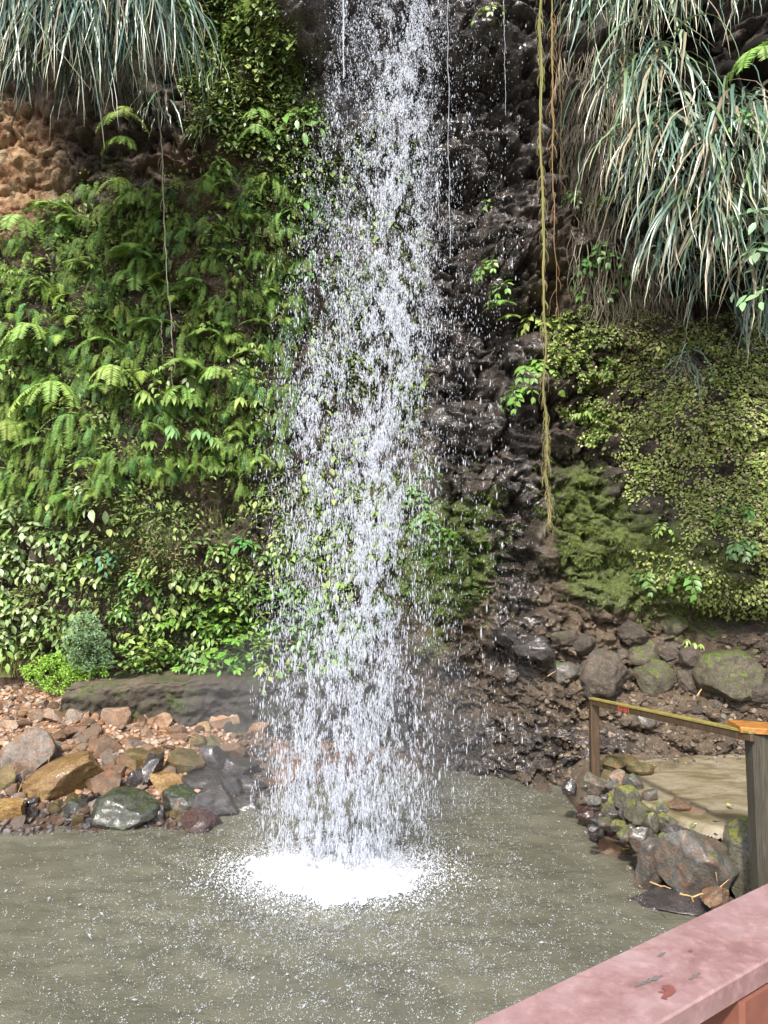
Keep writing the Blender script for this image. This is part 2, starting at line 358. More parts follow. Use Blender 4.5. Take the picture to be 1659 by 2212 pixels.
# material masks, soft shapes in the picture's coordinates turned into places on the wall
cy = YC.ravel(); rel = np.stack([GX.ravel(), cy, GZ.ravel()], -1) - CAM
fw = rel[:, 1] * cp + rel[:, 2] * sp; upv = -rel[:, 1] * sp + rel[:, 2] * cp
SX = (W / 2 + rel[:, 0] / fw * FPX).reshape(GX.shape); SY = (H / 2 - upv / fw * FPX).reshape(GX.shape)
def sblob(x, y, rx, ry, p=2.0): return np.exp(-(((SX - x) / rx) ** 2 + ((SY - y) / ry) ** 2) ** (p / 2))
wob = fbm(PT * 1.3, 77, 4).reshape(GX.shape)
wet = np.clip(sblob(1010, 250, 190, 480, 4) + sblob(1110, 1080, 60, 370, 4) + sblob(1000, 1620, 300, 60, 3) + sblob(680, 60, 110, 130, 4) + sblob(820, 300, 130, 420, 4)
              + sblob(1100, 1400, 80, 90) + sblob(980, 850, 80, 240, 3) + sblob(1150, 560, 90, 90) * .5 + sblob(1180, 1600, 300, 60) * .7 + wob * .5, 0, 1)
orange = np.clip(sblob(0, 370, 125, 160, 4) * 1.1 + sblob(160, 310, 60, 50, 3) * .2 + sblob(380, 350, 80, 40) * .3 + sblob(20, 1430, 70, 60) * .6 + wob * .45, 0, 1) * (SX < 560)
soil = np.clip(sblob(1250, 1500, 420, 260, 4) + sblob(1150, 560, 120, 100, 4) + sblob(1080, 1200, 120, 200) * .7 + sblob(150, 1250, 300, 300, 4) * .3
               + sblob(300, 750, 400, 400, 4) * .25 + sblob(1300, 750, 200, 200) * .4, 0, 1)
moss = np.clip(sblob(970, 1210, 120, 130, 4) * 1.5 + sblob(930, 1400, 70, 60) * .8 + sblob(1250, 1100, 90, 110, 3) * .8 + sblob(1330, 1180, 130, 90) * .6
               + sblob(1500, 1250, 240, 130, 3) * .9 + sblob(1290, 1260, 110, 70, 3) * .6 + sblob(1460, 900, 330, 240, 4) * .5 + sblob(300, 1180, 90, 130, 3) * .7 + sblob(480, 1120, 90, 100) * .4
               + sblob(250, 350, 60, 40) * .6 + sblob(1050, 1090, 60, 40) * .7 + sblob(1080, 30, 30, 60) * .6 + sblob(690, 240, 40, 60) * .6
               + sblob(300, 900, 480, 560, 4) * .4 + sblob(740, 1220, 150, 190) * .55 + sblob(1480, 1380, 130, 40) * .5 - .06, 0, 1) * (1 - .75 * sblob(1120, 1200, 60, 400, 4)) - .25
nx_, nz_ = GX.shape
ii = np.arange(nx_ - 1)[:, None] * nz_ + np.arange(nz_ - 1)[None]
quads = np.stack([ii, ii + nz_, ii + nz_ + 1, ii + 1], -1).reshape(-1, 4)
fold = .05 * fbm(PT * 3.1, 41, 3)[:, None] * (1, 0, 1)              # sideways push so ledges undercut a little
me = new_mesh('cliff', np.stack([GX.ravel(), cy, GZ.ravel()], -1) + fold, quads, None, None, True, [M_CLIFF],
              dict(wet=wet.ravel(), moss=moss.ravel(), orange=orange.ravel(), soil=soil.ravel()))
link('cliff', me, kind='structure', label='tall rock cliff behind the waterfall, dark and wet beside it, mossy and overgrown elsewhere')

# ------------------------------------------------------------------ ground: pool bed, scree beach, bank
def inpoly(x, y, poly):
    x = np.asarray(x); y = np.asarray(y); c = np.zeros(x.shape, bool); n = len(poly)
    for i in range(n):
        x1, y1 = poly[i]; x2, y2 = poly[(i + 1) % n]
        if y1 == y2: continue
        c ^= ((y1 > y) != (y2 > y)) & (x < (x2 - x1) * (y - y1) / (y2 - y1) + x1)
    return c
def pdist(x, y, poly):
    d = np.full(np.shape(x), 1e9); n = len(poly)
    for i in range(n):
        a = np.array(poly[i]); b = np.array(poly[(i + 1) % n]); ab = b - a
        t = np.clip(((x - a[0]) * ab[0] + (y - a[1]) * ab[1]) / max((ab ** 2).sum(), 1e-9), 0, 1)
        d = np.minimum(d, np.hypot(x - a[0] - t * ab[0], y - a[1] - t * ab[1]))
    return np.where(inpoly(x, y, poly), -d, d)
shore = [(-120, 1815), (0, 1800), (120, 1795), (230, 1785), (330, 1790), (440, 1785), (520, 1745), (590, 1715), (640, 1700), (760, 1680), (900, 1668), (1010, 1666),
         (1110, 1672), (1210, 1690), (1245, 1740), (1290, 1800), (1350, 1850), (1385, 1900), (1420, 1960), (1450, 2000), (1520, 2060)]
POOL = [tuple(atz(a, b, 0.0)[:2]) for a, b in shore] + [(2.3, 3.2), (2.2, 1.0), (1.6, -3), (-14, -3), (-14, 7.0)]
PATHP = [tuple(atz(a, b, .5)[:2]) for a, b in [(1290, 1652), (1325, 1692), (1385, 1735), (1465, 1765), (1560, 1788), (1700, 1800), (1950, 1800), (1950, 1640), (1750, 1625), (1600, 1622), (1500, 1628), (1400, 1640), (1310, 1640)]]
def ground_z(x, y):
    x = np.asarray(x, float); y = np.asarray(y, float); d = pdist(x, y, POOL); pd = pdist(x, y, PATHP)
    left = 1 - sstep(-1.2, .3, x)
    slope = left * .29 + (1 - left) * .22
    z = np.where(d > 0, np.minimum(d * slope, .72 + .06 * d), np.maximum(-.9, d * .6))
    right = sstep(1.9, 2.5, x) * (y < 9)
    zr = np.where(d > 0, .45 * sstep(8.0, 8.4, y) - .04 + .02 * d, np.maximum(-.9, d * .5))
    z = z * (1 - right) + zr * right
    z = z * sstep(-.10, .02, pd) + (1 - sstep(-.10, .02, pd)) * .45
    z = np.where((y < 4.6) & (x > 1.2) & (d > 0), np.minimum(1.1, d * 1.2), z)
    q = np.stack([x.ravel(), y.ravel(), np.zeros(x.size)], -1)
    n = .05 * fbm(q * 2.2, 31, 4).reshape(x.shape) * (1 + 0 * x)
    return z + n * np.where(pd < .1, .3, 1)
def gridmesh(x0, x1, y0, y1, d, fz):
    a = np.arange(x0, x1 + d / 2, d); b = np.arange(y0, y1 + d / 2, d); X, Y = np.meshgrid(a, b, indexing='ij')
    Z = fz(X, Y); i = np.arange(len(a) - 1)[:, None] * len(b) + np.arange(len(b) - 1)[None]
    return np.stack([X.ravel(), Y.ravel(), Z.ravel()], -1), np.stack([i, i + len(b), i + len(b) + 1, i + 1], -1).reshape(-1, 4)
GD = .04
_ga = np.arange(-9, 9, GD); _gb = np.arange(3, 12.2, GD); _GT = ground_z(*np.meshgrid(_ga, _gb, indexing='ij'))
def gz_fast(x, y):
    i = np.clip((np.asarray(x, float) + 9) / GD, 0, len(_ga) - 1.001); j = np.clip((np.asarray(y, float) - 3) / GD, 0, len(_gb) - 1.001)
    i0 = i.astype(int); j0 = j.astype(int); a = i - i0; b = j - j0
    return _GT[i0, j0] * (1 - a) * (1 - b) + _GT[i0 + 1, j0] * a * (1 - b) + _GT[i0, j0 + 1] * (1 - a) * b + _GT[i0 + 1, j0 + 1] * a * b
def ground_mat():
    t = NT('scree_ground'); p = t.pos(); sx = t.n('ShaderNodeSeparateXYZ'); t.l(p, sx.inputs[0])
    l = t.ramp(t.noise(9, 7, .7, p), [(.25, (.07, .035, .02)), (.5, (.20, .105, .055)), (.75, (.36, .22, .14))])
    r = t.ramp(t.noise(8, 7, .7, p), [(.25, (.045, .03, .02)), (.5, (.11, .078, .05)), (.75, (.21, .155, .105))])
    c = t.mix(t.mr(sx.outputs[0], -.8, .6, 0, 1), l, r)
    w = t.mr(t.math('ADD', sx.outputs[2], t.math('MULTIPLY', t.noise(4, 3, .6, p), .1)), .06, .28, 1, 0)
    c = t.mix(w, c, t.mix(.7, c, (.015, .012, .01)))
    t.l(c, t.b.inputs['Base Color']); t.l(t.mr(w, 0, 1, .85, .25), t.b.inputs['Roughness'])
    b = t.bump(t.noise(30, 6, .7, p), 1.0, .03); b = t.bump(t.noise(110, 3, .7, p), .8, .008, b); t.l(b, t.b.inputs['Normal'])
    return t.m
M_GROUND = ground_mat()
V, Q = gridmesh(-12, 12, -4, 12, .06, ground_z)
link('ground', new_mesh('ground', V, Q, None, None, True, [M_GROUND]), kind='structure', label='gravelly ground that forms the pool bed, the rust brown beach and the bank')
V = np.array([(-60, -60, -1.2), (60, -60, -1.2), (60, 60, -1.2), (-60, 60, -1.2)], float)
link('terrain', new_mesh('terrain', V, [(0, 1, 2, 3)], None, None, True, [M_GROUND]), kind='structure', label='brown earth lying under and around the whole gorge')

# ------------------------------------------------------------------ pool water
SPL = atz(718, 1893, 0.0)         # centre of the impact
def water_mat():
    t = NT('murky_water'); p = t.pos()
    n1 = t.noise(1.1, 3, .5, p)
    c = t.ramp(n1, [(.3, (.082, .080, .058)), (.7, (.116, .112, .082))])
    d = t.n('ShaderNodeVectorMath', operation='DISTANCE'); t.l(p, d.inputs[0]); d.inputs[1].default_value = (SPL[0], SPL[1], 0)
    near = t.mr(d.outputs['Value'], .5, 2.0, 1, 0)
    fo = t.math('ADD', t.math('MULTIPLY', t.math('SUBTRACT', t.noise(22, 5, .75, p), .5), 2.2), t.math('MULTIPLY', near, .9))
    f = t.mr(fo, .75, 1.8, 0, .7)
    c = t.mix(f, c, (.62, .66, .68))
    t.l(c, t.b.inputs['Base Color']); t.l(t.mr(f, 0, 1, .10, .6), t.b.inputs['Roughness'])
    t.b.inputs['IOR'].default_value = 1.33
    mp = t.n('ShaderNodeVectorMath', operation='MULTIPLY'); t.l(p, mp.inputs[0]); mp.inputs[1].default_value = (.6, 1.3, 1)
    b = t.bump(t.noise(5, 4, .6, mp.outputs[0], .5), .5, .045); b = t.bump(t.noise(26, 3, .6, p, .6), .55, .012, b)
    vo = t.n('ShaderNodeTexVoronoi'); vo.inputs['Scale'].default_value = 16; t.l(p, vo.inputs['Vector'])
    b = t.bump(t.math('SINE', t.math('MULTIPLY', vo.outputs['Distance'], 28)), .22, .006, b)
    t.l(b, t.b.inputs['Normal']); return t.m
M_WATER = water_mat()
def wz(x, y):
    q = np.stack([x.ravel(), y.ravel(), np.zeros(x.size)], -1); d = np.hypot(x - SPL[0], (y - SPL[1]) * 1.0)
    a = .014 + .02 * np.exp(-(d / 1.8) ** 2)
    return a * (fbm(q * 4.0, 51, 3) * 1.4).reshape(x.shape) + .012 * np.exp(-d / 1.6) * np.sin(d * 13) + 0 * x
V, Q = gridmesh(-12, 4.2, -3, 10.6, .035, wz)
link('water', new_mesh('water', V, Q, None, None, True, [M_WATER]), kind='structure', label='murky grey green pool water dimpled by falling drops')
# ------------------------------------------------------------------ rocks
import bmesh
ICO = {}
for s_ in (1, 2, 3, 4, 5):
    bm = bmesh.new(); bmesh.ops.create_icosphere(bm, subdivisions=s_, radius=1.0)
    ICO[s_] = (np.array([v.co[:] for v in bm.verts]), np.array([[v.index for v in f.verts] for f in bm.faces])); bm.free()
def rock_shape(seed, sub=4, cuts=9, lo=.5, hi=.85, rough=.06, round_=0.0):
    r = np.random.RandomState(seed); V0, T = ICO[sub]; V = V0.copy()
    N = nrm(r.normal(size=(cuts, 3))); D = r.uniform(lo, hi, cuts)
    for n, d in zip(N, D):
        k = V @ n - d; V = V - np.maximum(k, 0)[:, None] * n * (1 - round_)
    q = V + seed * 3.7
    f = rough * fbm(q * 1.6, seed, 3) * 1.3 + (rough * .5 * fbm(q * 5, seed + 5, 2, .6) if sub > 2 else 0)
    V = V * (1 + f)[:, None]; V -= (V.max(0) + V.min(0)) / 2
    return V / ((V.max(0) - V.min(0)) / 2), T
def rock_obj(name, seed, size, loc, mat, roll=0.0, sub=4, label=None, cat='rock', group=None, cuts=9, lo=.5, hi=.85, rough=.06, round_=0.0, yaw=0.0):
    V, T = rock_shape(seed, sub, cuts, lo, hi, rough, round_); V = V * (np.array(size) / 2)
    me = new_mesh(name, V, None, T, None, True, [RM[mat]])
    if sub >= 3:
        try: me.set_sharp_from_angle(angle=math.radians(38))
        except Exception: pass
    return link(name, me, None, loc, (0, roll, yaw), label, cat, group)
def hit_ground(dx, dy):
    r = ray(dx, dy); r = r / r[1]; y = np.arange(4.5, 11.5, .02)[:, None]; P = CAM + r * y
    k = np.nonzero(P[:, 2] <= np.maximum(gz_fast(P[:, 0], P[:, 1]), -.02))[0]
    return P[k[0]] if len(k) else P[-1]
CUTS = (' standing', ' leaning', ' lying', ' at ', ' behind', ' above', ' half', ' sitting', ' between', ' against', ' by ', ' cut', ' under', ' just', ' touching', ' left of', ' right', ' below', ' among', ' beside', ' nearest', ' topmost', ' in the', ' slanting', ' high', ',', ' near', ' higher', ' on ', ' that', ' whose', ' with', ' hanging', ' tucked', ' directly', ' fanned', ' clinging', ' over', ' close', ' low', ' closing', ' jutting')
def short(lab):
    ks = sorted({m.start() for c in CUTS for m in __import__('re').finditer(c, lab)}); ks = [i for i in ks if len(lab[:i].split()) >= 4] + [len(lab)]
    ws = lab[:ks[0]].rstrip(',').split()[:7]
    while ws[-1] in ('the', 'in', 'of', 'under', 'and', 'a', 'at', 'by', 'to', 'with', 'on', 'between', 'left', 'right', 'among'): ws.pop()
    return ' '.join(ws)
def beside(x, y, anchors):
    """words for where a picture point lies next to the nearest named thing"""
    b = min(anchors, key=lambda q: (q[0] - x) ** 2 + (q[1] - y) ** 2); ux, uy = x - b[0], y - b[1]
    w = ('right of' if ux > 0 else 'left of') if abs(ux) > abs(uy) else ('below' if uy > 0 else 'above')
    return w + ' the ' + short(b[2])
# x, y, w, h in the picture, stone, tilt, label: the stones of the beach on the left
LEFT = [
 (155, 670, 250, 255, 'greybrown', .15, 'big angular grey brown boulder standing behind the ochre slab on the left beach'),
 (345, 822, 425, 200, 'orange', -.42, 'large tilted ochre yellow slab, the broadest stone on the left beach'),
 (670, 450, 140, 135, 'tan', .3, 'pinkish tan boulder leaning on the dark ledge at the top of the beach'),
 (1295, 478, 150, 125, 'tan', .1, 'blocky pale tan boulder at the top right end of the beach by the ledge'),
 (1480, 545, 112, 115, 'rust', .1, 'reddish brown boulder standing alone beside the curtain of falling water'),
 (605, 622, 165, 110, 'brown', -.3, 'wet purple brown boulder above the right end of the ochre slab'),
 (830, 668, 175, 62, 'olive', .05, 'flat olive slab lying level in the middle of the beach'),
 (1050, 715, 225, 130, 'olive', -.15, 'broad olive brown rock above the ochre wedge near the black stones'),
 (962, 822, 175, 118, 'orange', .5, 'ochre orange wedge slanting down to the black wet stones'),
 (1240, 690, 165, 130, 'dark', .1, 'glistening black rock topmost of the dark stones near the waterfall'),
 (1330, 650, 140, 100, 'brown', -.3, 'dark brown slab behind the topmost glistening black rock'),
 (1390, 752, 150, 115, 'dark', .1, 'glistening black rock nearest to the waterfall on the left beach'),
 (1215, 830, 290, 112, 'dark', .08, 'long low glistening black rock above the big brown black wedge'),
 (1245, 950, 240, 200, 'dark', .5, 'big brown black wedge leaning over the red rock at the water'),
 (1140, 1062, 205, 120, 'red', .1, 'dark red rock half sunk at the waterline left of the falls'),
 (740, 1000, 350, 225, 'darkgreen', -.08, 'largest black green wet boulder sitting in the water at the beach edge'),
 (1060, 935, 200, 140, 'darkgreen', .1, 'dark green wet rock between the ochre wedge and the brown black wedge'),
 (905, 1010, 90, 110, 'dark', .2, 'small black rock against the right side of the black green boulder'),
 (35, 1000, 215, 135, 'orange', .1, 'ochre grey rock by the water in the lower left corner of the beach'),
 (28, 812, 115, 135, 'olive', .1, 'olive rock cut by the left edge beside the ochre slab'),
 (25, 718, 120, 90, 'rust', .1, 'rust orange rock at the left edge under the grey brown boulder'),
 (602, 852, 155, 150, 'brown', .35, 'angular brown rock just right of the ochre slab'),
 (525, 822, 85, 110, 'olive', .1, 'narrow olive stone touching the right tip of the ochre slab'),
 (545, 975, 88, 95, 'greybrown', .1, 'small grey brown wedge left of the black green boulder'),
 (442, 975, 115, 80, 'darkgreen', .05, 'smooth rounded dark green stone under the ochre slab'),
 (868, 772, 90, 175, 'dark', .15, 'upright dark slab standing left of the ochre wedge'),
 (790, 812, 95, 110, 'dark', .1, 'dark grey wet stone left of the upright dark slab'),
 (682, 772, 95, 82, 'brown', .1, 'purple brown wet stone between the brown angular rock and the dark slab'),
 (768, 728, 82, 72, 'olive', .1, 'rounded olive stone below the flat olive slab'),
 (440, 532, 125, 72, 'brown', -.2, 'rust brown slab stone right of the grey brown boulder, higher up'),
 (329, 452, 115, 80, 'tan', .1, 'pinkish tan rounded stone near the foot of the yellow green herbs'),
 (428, 448, 85, 80, 'greybrown', .2, 'greyish stone beside the pinkish tan rounded stone under the ledge'),
 (393, 408, 62, 58, 'greybrown', .1, 'small grey stone against the left foot of the ledge'),
 (487, 447, 62, 60, 'rust', .2, 'bright rust stone at the foot of the ledge'),
 (545, 455, 60, 50, 'rust', .1, 'bright rust stone just left of the pinkish tan boulder at the ledge'),
 (1022, 532, 86, 62, 'brown', .1, 'dark brown stone among tan chips in the upper middle of the beach'),
 (1232, 600, 95, 72, 'olive', .1, 'olive stone below the blocky pale tan boulder'),
 (1142, 590, 84, 68, 'olive', .3, 'olive stone left of the one below the blocky tan boulder'),
 (370, 636, 96, 60, 'rust', .1, 'wet rusty stone above the left end of the ochre slab'),
 (320, 692, 84, 56, 'brown', .1, 'wet purple brown stone right against the grey brown boulder'),
 (74, 872, 70, 78, 'brown', .1, 'purplish stone under the left end of the ochre slab'),
 (112, 916, 62, 60, 'greybrown', .1, 'small grey brown stone under the left end of the ochre slab'),
 (1095, 452, 120, 80, 'tan', -.2, 'tan slab stone left of the blocky pale tan boulder'),
 (920, 470, 130, 75, 'rust', -.2, 'orange tan stone at the top of the beach under the ledge'),
 (800, 505, 118, 50, 'tan', .05, 'flat tan stone right of the pinkish tan boulder'),
 (1285, 778, 90, 62, 'dark', .1, 'small black wet stone between the glistening black rocks'),
 (403, 1030, 84, 50, 'dark', .0, 'small black cobble at the waterline left of the black green boulder'),
 (208, 442, 95, 70, 'tan', .1, 'pink tan stone below the yellow green herbs'),
 (62, 495, 84, 58, 'tan', .1, 'pale tan stone near the left edge high on the beach'),
 (1440, 842, 160, 100, 'dark', .1, 'black wet rock half behind the left fringe of the falling water'),
 (1400, 960, 170, 80, 'dark', .05, 'low black rock at the waterline under the left fringe of the falls'),
 (1180, 500, 70, 55, 'orange', .1, 'ochre stone just left of the blocky pale tan boulder'),
 (645, 712, 90, 70, 'greybrown', .1, 'grey brown wet stone below the wet purple brown boulder'),
 (235, 380, 70, 50, 'tan', -.3, 'tilted tan slab half covered by the yellow green herbs'),
 (190, 540, 90, 50, 'rust', .1, 'rust stone behind the grey brown boulder'),
 (300, 570, 70, 60, 'brown', .1, 'brown stone right of the top of the grey brown boulder'),
 (780, 610, 90, 50, 'greybrown', .1, 'grey brown flat stone behind the flat olive slab'),
]
for k, (zx, zy, w, h, mt, tilt, lab) in enumerate(LEFT):
    dx, dy = zx * .375, 1382.4 + .375 * zy; w *= .375; h *= .375
    foot = hit_ground(dx, dy + h * .42); D = foot[1] + w * .3 * foot[1] / FPX
    c = at(dx, dy, D); s = D / FPX
    big = w > 50
    rock_obj('boulder' if big else 'stone', 100 + k, (w * s * 1.24, max(w, h) * s * (.95 if big else .85), h * s * 1.3), c, mt, tilt, 5 if w > 70 else (4 if w > 28 else 3), lab,
             'boulder' if big else 'stone', None, (8 if w > 90 else 12) if mt != 'darkgreen' else 18, (.58 if w > 90 else .45) if mt != 'darkgreen' else .72, .85, .07 if mt in ('dark', 'darkgreen') else .05)
# boulders of the right bank, in the wall of earth under the overhang
RIGHT = [
 (300, 490, 250, 205, 'grey', .1, 'smooth grey wet boulder, leftmost of the row above the handrail'),
 (570, 500, 310, 300, 'roughbrown', .1, 'rough brown craggy boulder right above the left end of the handrail'),
 (905, 525, 240, 245, 'mossy', .1, 'moss covered boulder right of the rough brown craggy one'),
 (822, 345, 210, 190, 'mossy', .1, 'brown mossy boulder above the gap between the craggy and the moss covered boulder'),
 (985, 350, 180, 165, 'roughbrown', .2, 'grey brown boulder with a shaded underside above the moss covered boulder'),
 (1140, 525, 180, 170, 'roughbrown', .5, 'brown wedge boulder left of the largest mossy boulder'),
 (1370, 495, 370, 320, 'mossy', .2, 'largest mossy boulder at the right of the row under the overhang'),
 (1145, 375, 150, 130, 'roughbrown', -.3, 'tan brown boulder with a green seedling on top'),
 (660, 368, 120, 95, 'roughbrown', .1, 'small brown stone wedged on the craggy boulder'),
 (1030, 180, 165, 145, 'mossy', 0, 'rounded boulder with a bright moss cap under the overhang'),
 (750, 215, 200, 160, 'roughbrown', .2, 'brown wedge boulder left of the moss capped one'),
 (90, 320, 240, 150, 'dark', .1, 'black wet boulder at the foot of the dark trickle'),
 (-90, 250, 160, 110, 'dark', .2, 'dark wet boulder left of the one below the trickle'),
 (840, 800, 115, 95, 'grey', .1, 'grey stone stuck in the earth just under the handrail'),
 (712, 810, 66, 52, 'grey', .1, 'small grey stone left of the one under the handrail'),
 (1600, 610, 220, 160, 'roughbrown', .2, 'brown boulder by the right edge below the largest mossy boulder'),
 (1440, 735, 100, 70, 'roughbrown', .1, 'brown stone above the right end of the handrail'),
 (1310, 700, 90, 60, 'roughbrown', .1, 'brown clod stone above the handrail, left of the brown stone'),
 (1180, 730, 80, 60, 'roughbrown', .1, 'small brown stone touching the handrail from behind'),
 (430, 300, 130, 120, 'roughbrown', .1, 'brown boulder wedged above the craggy boulder and left of it'),
 (300, 260, 170, 110, 'roughbrown', -.1, 'brown boulder above the smooth grey wet boulder'),
]
for k, (zx, zy, w, h, mt, tilt, lab) in enumerate(RIGHT):
    dx, dy = 1123.2 + .3229 * zx, 1296 + .3229 * zy; w *= .3229; h *= .3229
    p = hit(np.array([dx]), np.array([dy]))[0]; D = p[1] + .0 * w; c = at(dx, dy, D - .02); s = D / FPX
    rock_obj('boulder' if w > 45 else 'stone', 300 + k, (w * s * 1.15, (w + h) / 2 * s * 1.1, h * s * 1.15), c, mt, tilt, 5 if w > 55 else 4, lab,
             'boulder' if w > 45 else 'stone', None, 12, .62, .9, .1 if mt == 'roughbrown' else .06)
# the dry stone edge between pool and path
WALL = [
 (510, 1250, 165, 150, 'grey', 'grey glistening stone at the far end of the stone edging'),
 (655, 1197, 95, 95, 'greybrown', 'smooth round brown cobble on top of the far end of the edging'),
 (755, 1222, 115, 100, 'grey', 'rounded shaded grey cobble beside the path at the far end'),
 (405, 1310, 80, 95, 'dark', 'black stone at the waterline by the far end of the edging'),
 (330, 1250, 90, 90, 'dark', 'small black stone at the foot of the wooden post'),
 (605, 1390, 120, 165, 'mossywet', 'upright olive moss stained stone above the dark red rocks'),
 (715, 1330, 150, 150, 'mossywet', 'yellow mossed stone under the rounded grey cobble'),
 (800, 1412, 140, 145, 'mossywet', 'pale mossy rounded stone in the middle of the edging'),
 (488, 1455, 205, 150, 'red', 'dark red rock jutting into the pool, leftmost of three'),
 (622, 1535, 115, 120, 'red', 'dark red rock, middle one of three at the waterline'),
 (742, 1535, 170, 115, 'red', 'dark red rock, rightmost of three at the waterline'),
 (875, 1510, 90, 150, 'mossywet', 'narrow moss streaked stone right of the dark red rocks'),
 (935, 1395, 110, 90, 'mossywet', 'mossy stone at the path edge with a wet shining face'),
 (1065, 1400, 130, 110, 'brown', 'brown stone sunk in the edge of the path'),
 (985, 1485, 165, 110, 'mossywet', 'light green mossy stone in front of the brown one in the path edge'),
 (802, 1600, 135, 150, 'grey', 'pale topped wedge left of the tall pointed rock'),
 (1060, 1575, 165, 95, 'dark', 'flat dark wet stone on top of the huge grey block, left one'),
 (1340, 1567, 185, 130, 'dark', 'dark wet stone on top of the huge grey block, right one'),
 (885, 1755, 200, 300, 'grey', 'tall pointed dark rock with a pale streak at the waterline'),
 (1200, 1775, 440, 390, 'grey', 'huge grey block, largest rock of the stone edging'),
 (1535, 1755, 290, 520, 'mossywet', 'big upright mossy block below the broad wooden post'),
 (1020, 1990, 560, 200, 'dark', 'flat black slab lying in the water below the huge grey block'),
 (1310, 1985, 165, 120, 'brown', 'small brown rock at the foot of the huge grey block'),
 (520, 1560, 100, 90, 'dark', 'purplish grey wet stone washed by the pool below the red rock'),
 (522, 1350, 60, 62, 'greybrown', 'small pale shining pebble between the red rock and the grey stone'),
 (1190, 1530, 140, 95, 'mossywet', 'pale mossy stone between the two dark wet ones'),
 (650, 1655, 250, 110, 'brown', 'low brown rock barely above the water beside the tall pointed rock'),
 (970, 1600, 80, 90, 'mossywet', 'mossy stone in the gap above the tall pointed rock'),
 (800, 1120, 160, 60, 'olive', 'flat wet olive stone where the path meets the earth bank'),
 (680, 1100, 220, 90, 'olive', 'flat mossy slab at the far left corner of the path'),
 (870, 1310, 90, 90, 'grey', 'grey stone at the path edge beside the shaded cobble'),
 (1190, 1430, 110, 70, 'brown', 'brown flat stone in the near edge of the path'),
 (690, 1430, 70, 80, 'dark', 'dark gap stone between the olive and the pale mossy stone'),
 (1440, 1640, 110, 120, 'grey', 'grey stone between the huge grey block and the big upright mossy block'),
]
for k, (zx, zy, w, h, mt, lab) in enumerate(WALL):
    dx, dy = 1123.2 + .3229 * zx, 1296 + .3229 * zy; w *= .3229; h *= .3229
    D = np.interp(dy, [1640, 1680, 1740, 1800, 1860, 1940, 1990], [8.3, 7.95, 7.45, 6.95, 6.5, 6.0, 5.75]) * (1 - sstep(1290, 1380, dx)) + sstep(1290, 1380, dx) * np.interp(dy, [1640, 1690, 1740, 1800, 1860, 1940, 1990], [8.2, 7.5, 6.95, 6.6, 6.3, 6.0, 5.8])
    c = at(dx, dy, D); s = D / FPX; big = w > 50
    if 'waterline' in lab or 'barely above' in lab or 'jutting into the pool' in lab or 'washed by' in lab: c = atz(dx, dy, .2 if h > 80 else (.0 if 'barely' in lab else .09)); s = c[1] / FPX
    if 'slab lying in' in lab:
        c = atz(1462, 1948, 0.0); rock_obj('boulder', 421, (.78, .50, .15), c, 'dark', .04, 5, lab, 'boulder', None, 9, .6, .9, .04); continue
    rock_obj('boulder' if big else 'stone', 400 + k, (w * s * 1.22, max(w, h * .7) * s * .95, h * s * 1.22), c, mt, (.1, -.15, .2, 0, -.05)[k % 5] if not big else .06, 5 if big else 4, lab,
             'boulder' if big else 'stone', None, 13, .5, .82, .07)
ANCH_L = [(q[0] * .375, 1382.4 + .375 * q[1], q[6]) for q in LEFT]
ANCH_W = [(1123.2 + .3229 * q[0], 1296 + .3229 * q[1], q[5]) for q in WALL]
rf_ = np.random.RandomState(3)
for k in range(34):
    u = rf_.rand(); e0 = np.interp(u, [0, .35, .7, 1], [1300, 1370, 1430, 1560]), np.interp(u, [0, .35, .7, 1], [1690, 1760, 1800, 1815]); dx = e0[0] + rf_.uniform(-45, 25); dy = e0[1] + rf_.uniform(-15, 75)
    D = np.interp(dy, [1640, 1690, 1740, 1800, 1860, 1940], [8.3, 7.75, 7.1, 6.8, 6.5, 6.2]); c = at(dx, dy, D); s = rf_.uniform(.07, .15)
    mt = rf_.choice(['grey', 'mossywet', 'dark', 'brown']); rock_obj('stone', 480 + k, (s * 1.2, s, s * .9), c, mt, rf_.uniform(-.4, .4), 3, {'grey': 'small grey', 'mossywet': 'small mossy', 'dark': 'small black wet', 'brown': 'small brown'}[mt] + ' filler stone ' + (lambda q: q)(beside(dx, dy, ANCH_W)), 'stone', 'filler stones of the stone edging', 10, .5, .85, .05)
# smaller loose stones of the beach: individual, and gravel around them
rs = np.random.RandomState(7)
protos = {m: [new_mesh('stone', *(lambda q: (q[0] * (.5, .45, .34), None, q[1]))(rock_shape(700 + i * 7 + j, 3, 8, .45, .8, .06)), None, True, [RM[m]]) for i in range(3)]
          for j, m in enumerate(('rust', 'tan', 'greybrown', 'brown', 'olive', 'dark'))}
for l_ in protos.values():
    for m_ in l_:
        try: m_.set_sharp_from_angle(angle=math.radians(35))
        except Exception: pass
LABS = {'rust': 'rust orange loose stone lying among the chips of the left beach', 'tan': 'pinkish tan loose stone lying among the chips of the left beach',
        'greybrown': 'grey brown loose stone lying among the chips of the left beach', 'brown': 'dark brown loose stone lying among the chips of the left beach',
        'olive': 'olive loose stone lying in the damp lower part of the left beach', 'dark': 'small black wet stone near the waterline of the left beach'}
beach = [(-60, 1480), (60, 1470), (140, 1535), (240, 1560), (480, 1555), (620, 1560), (640, 1690), (560, 1735), (430, 1780), (100, 1790), (-60, 1800)]
cnt = 0
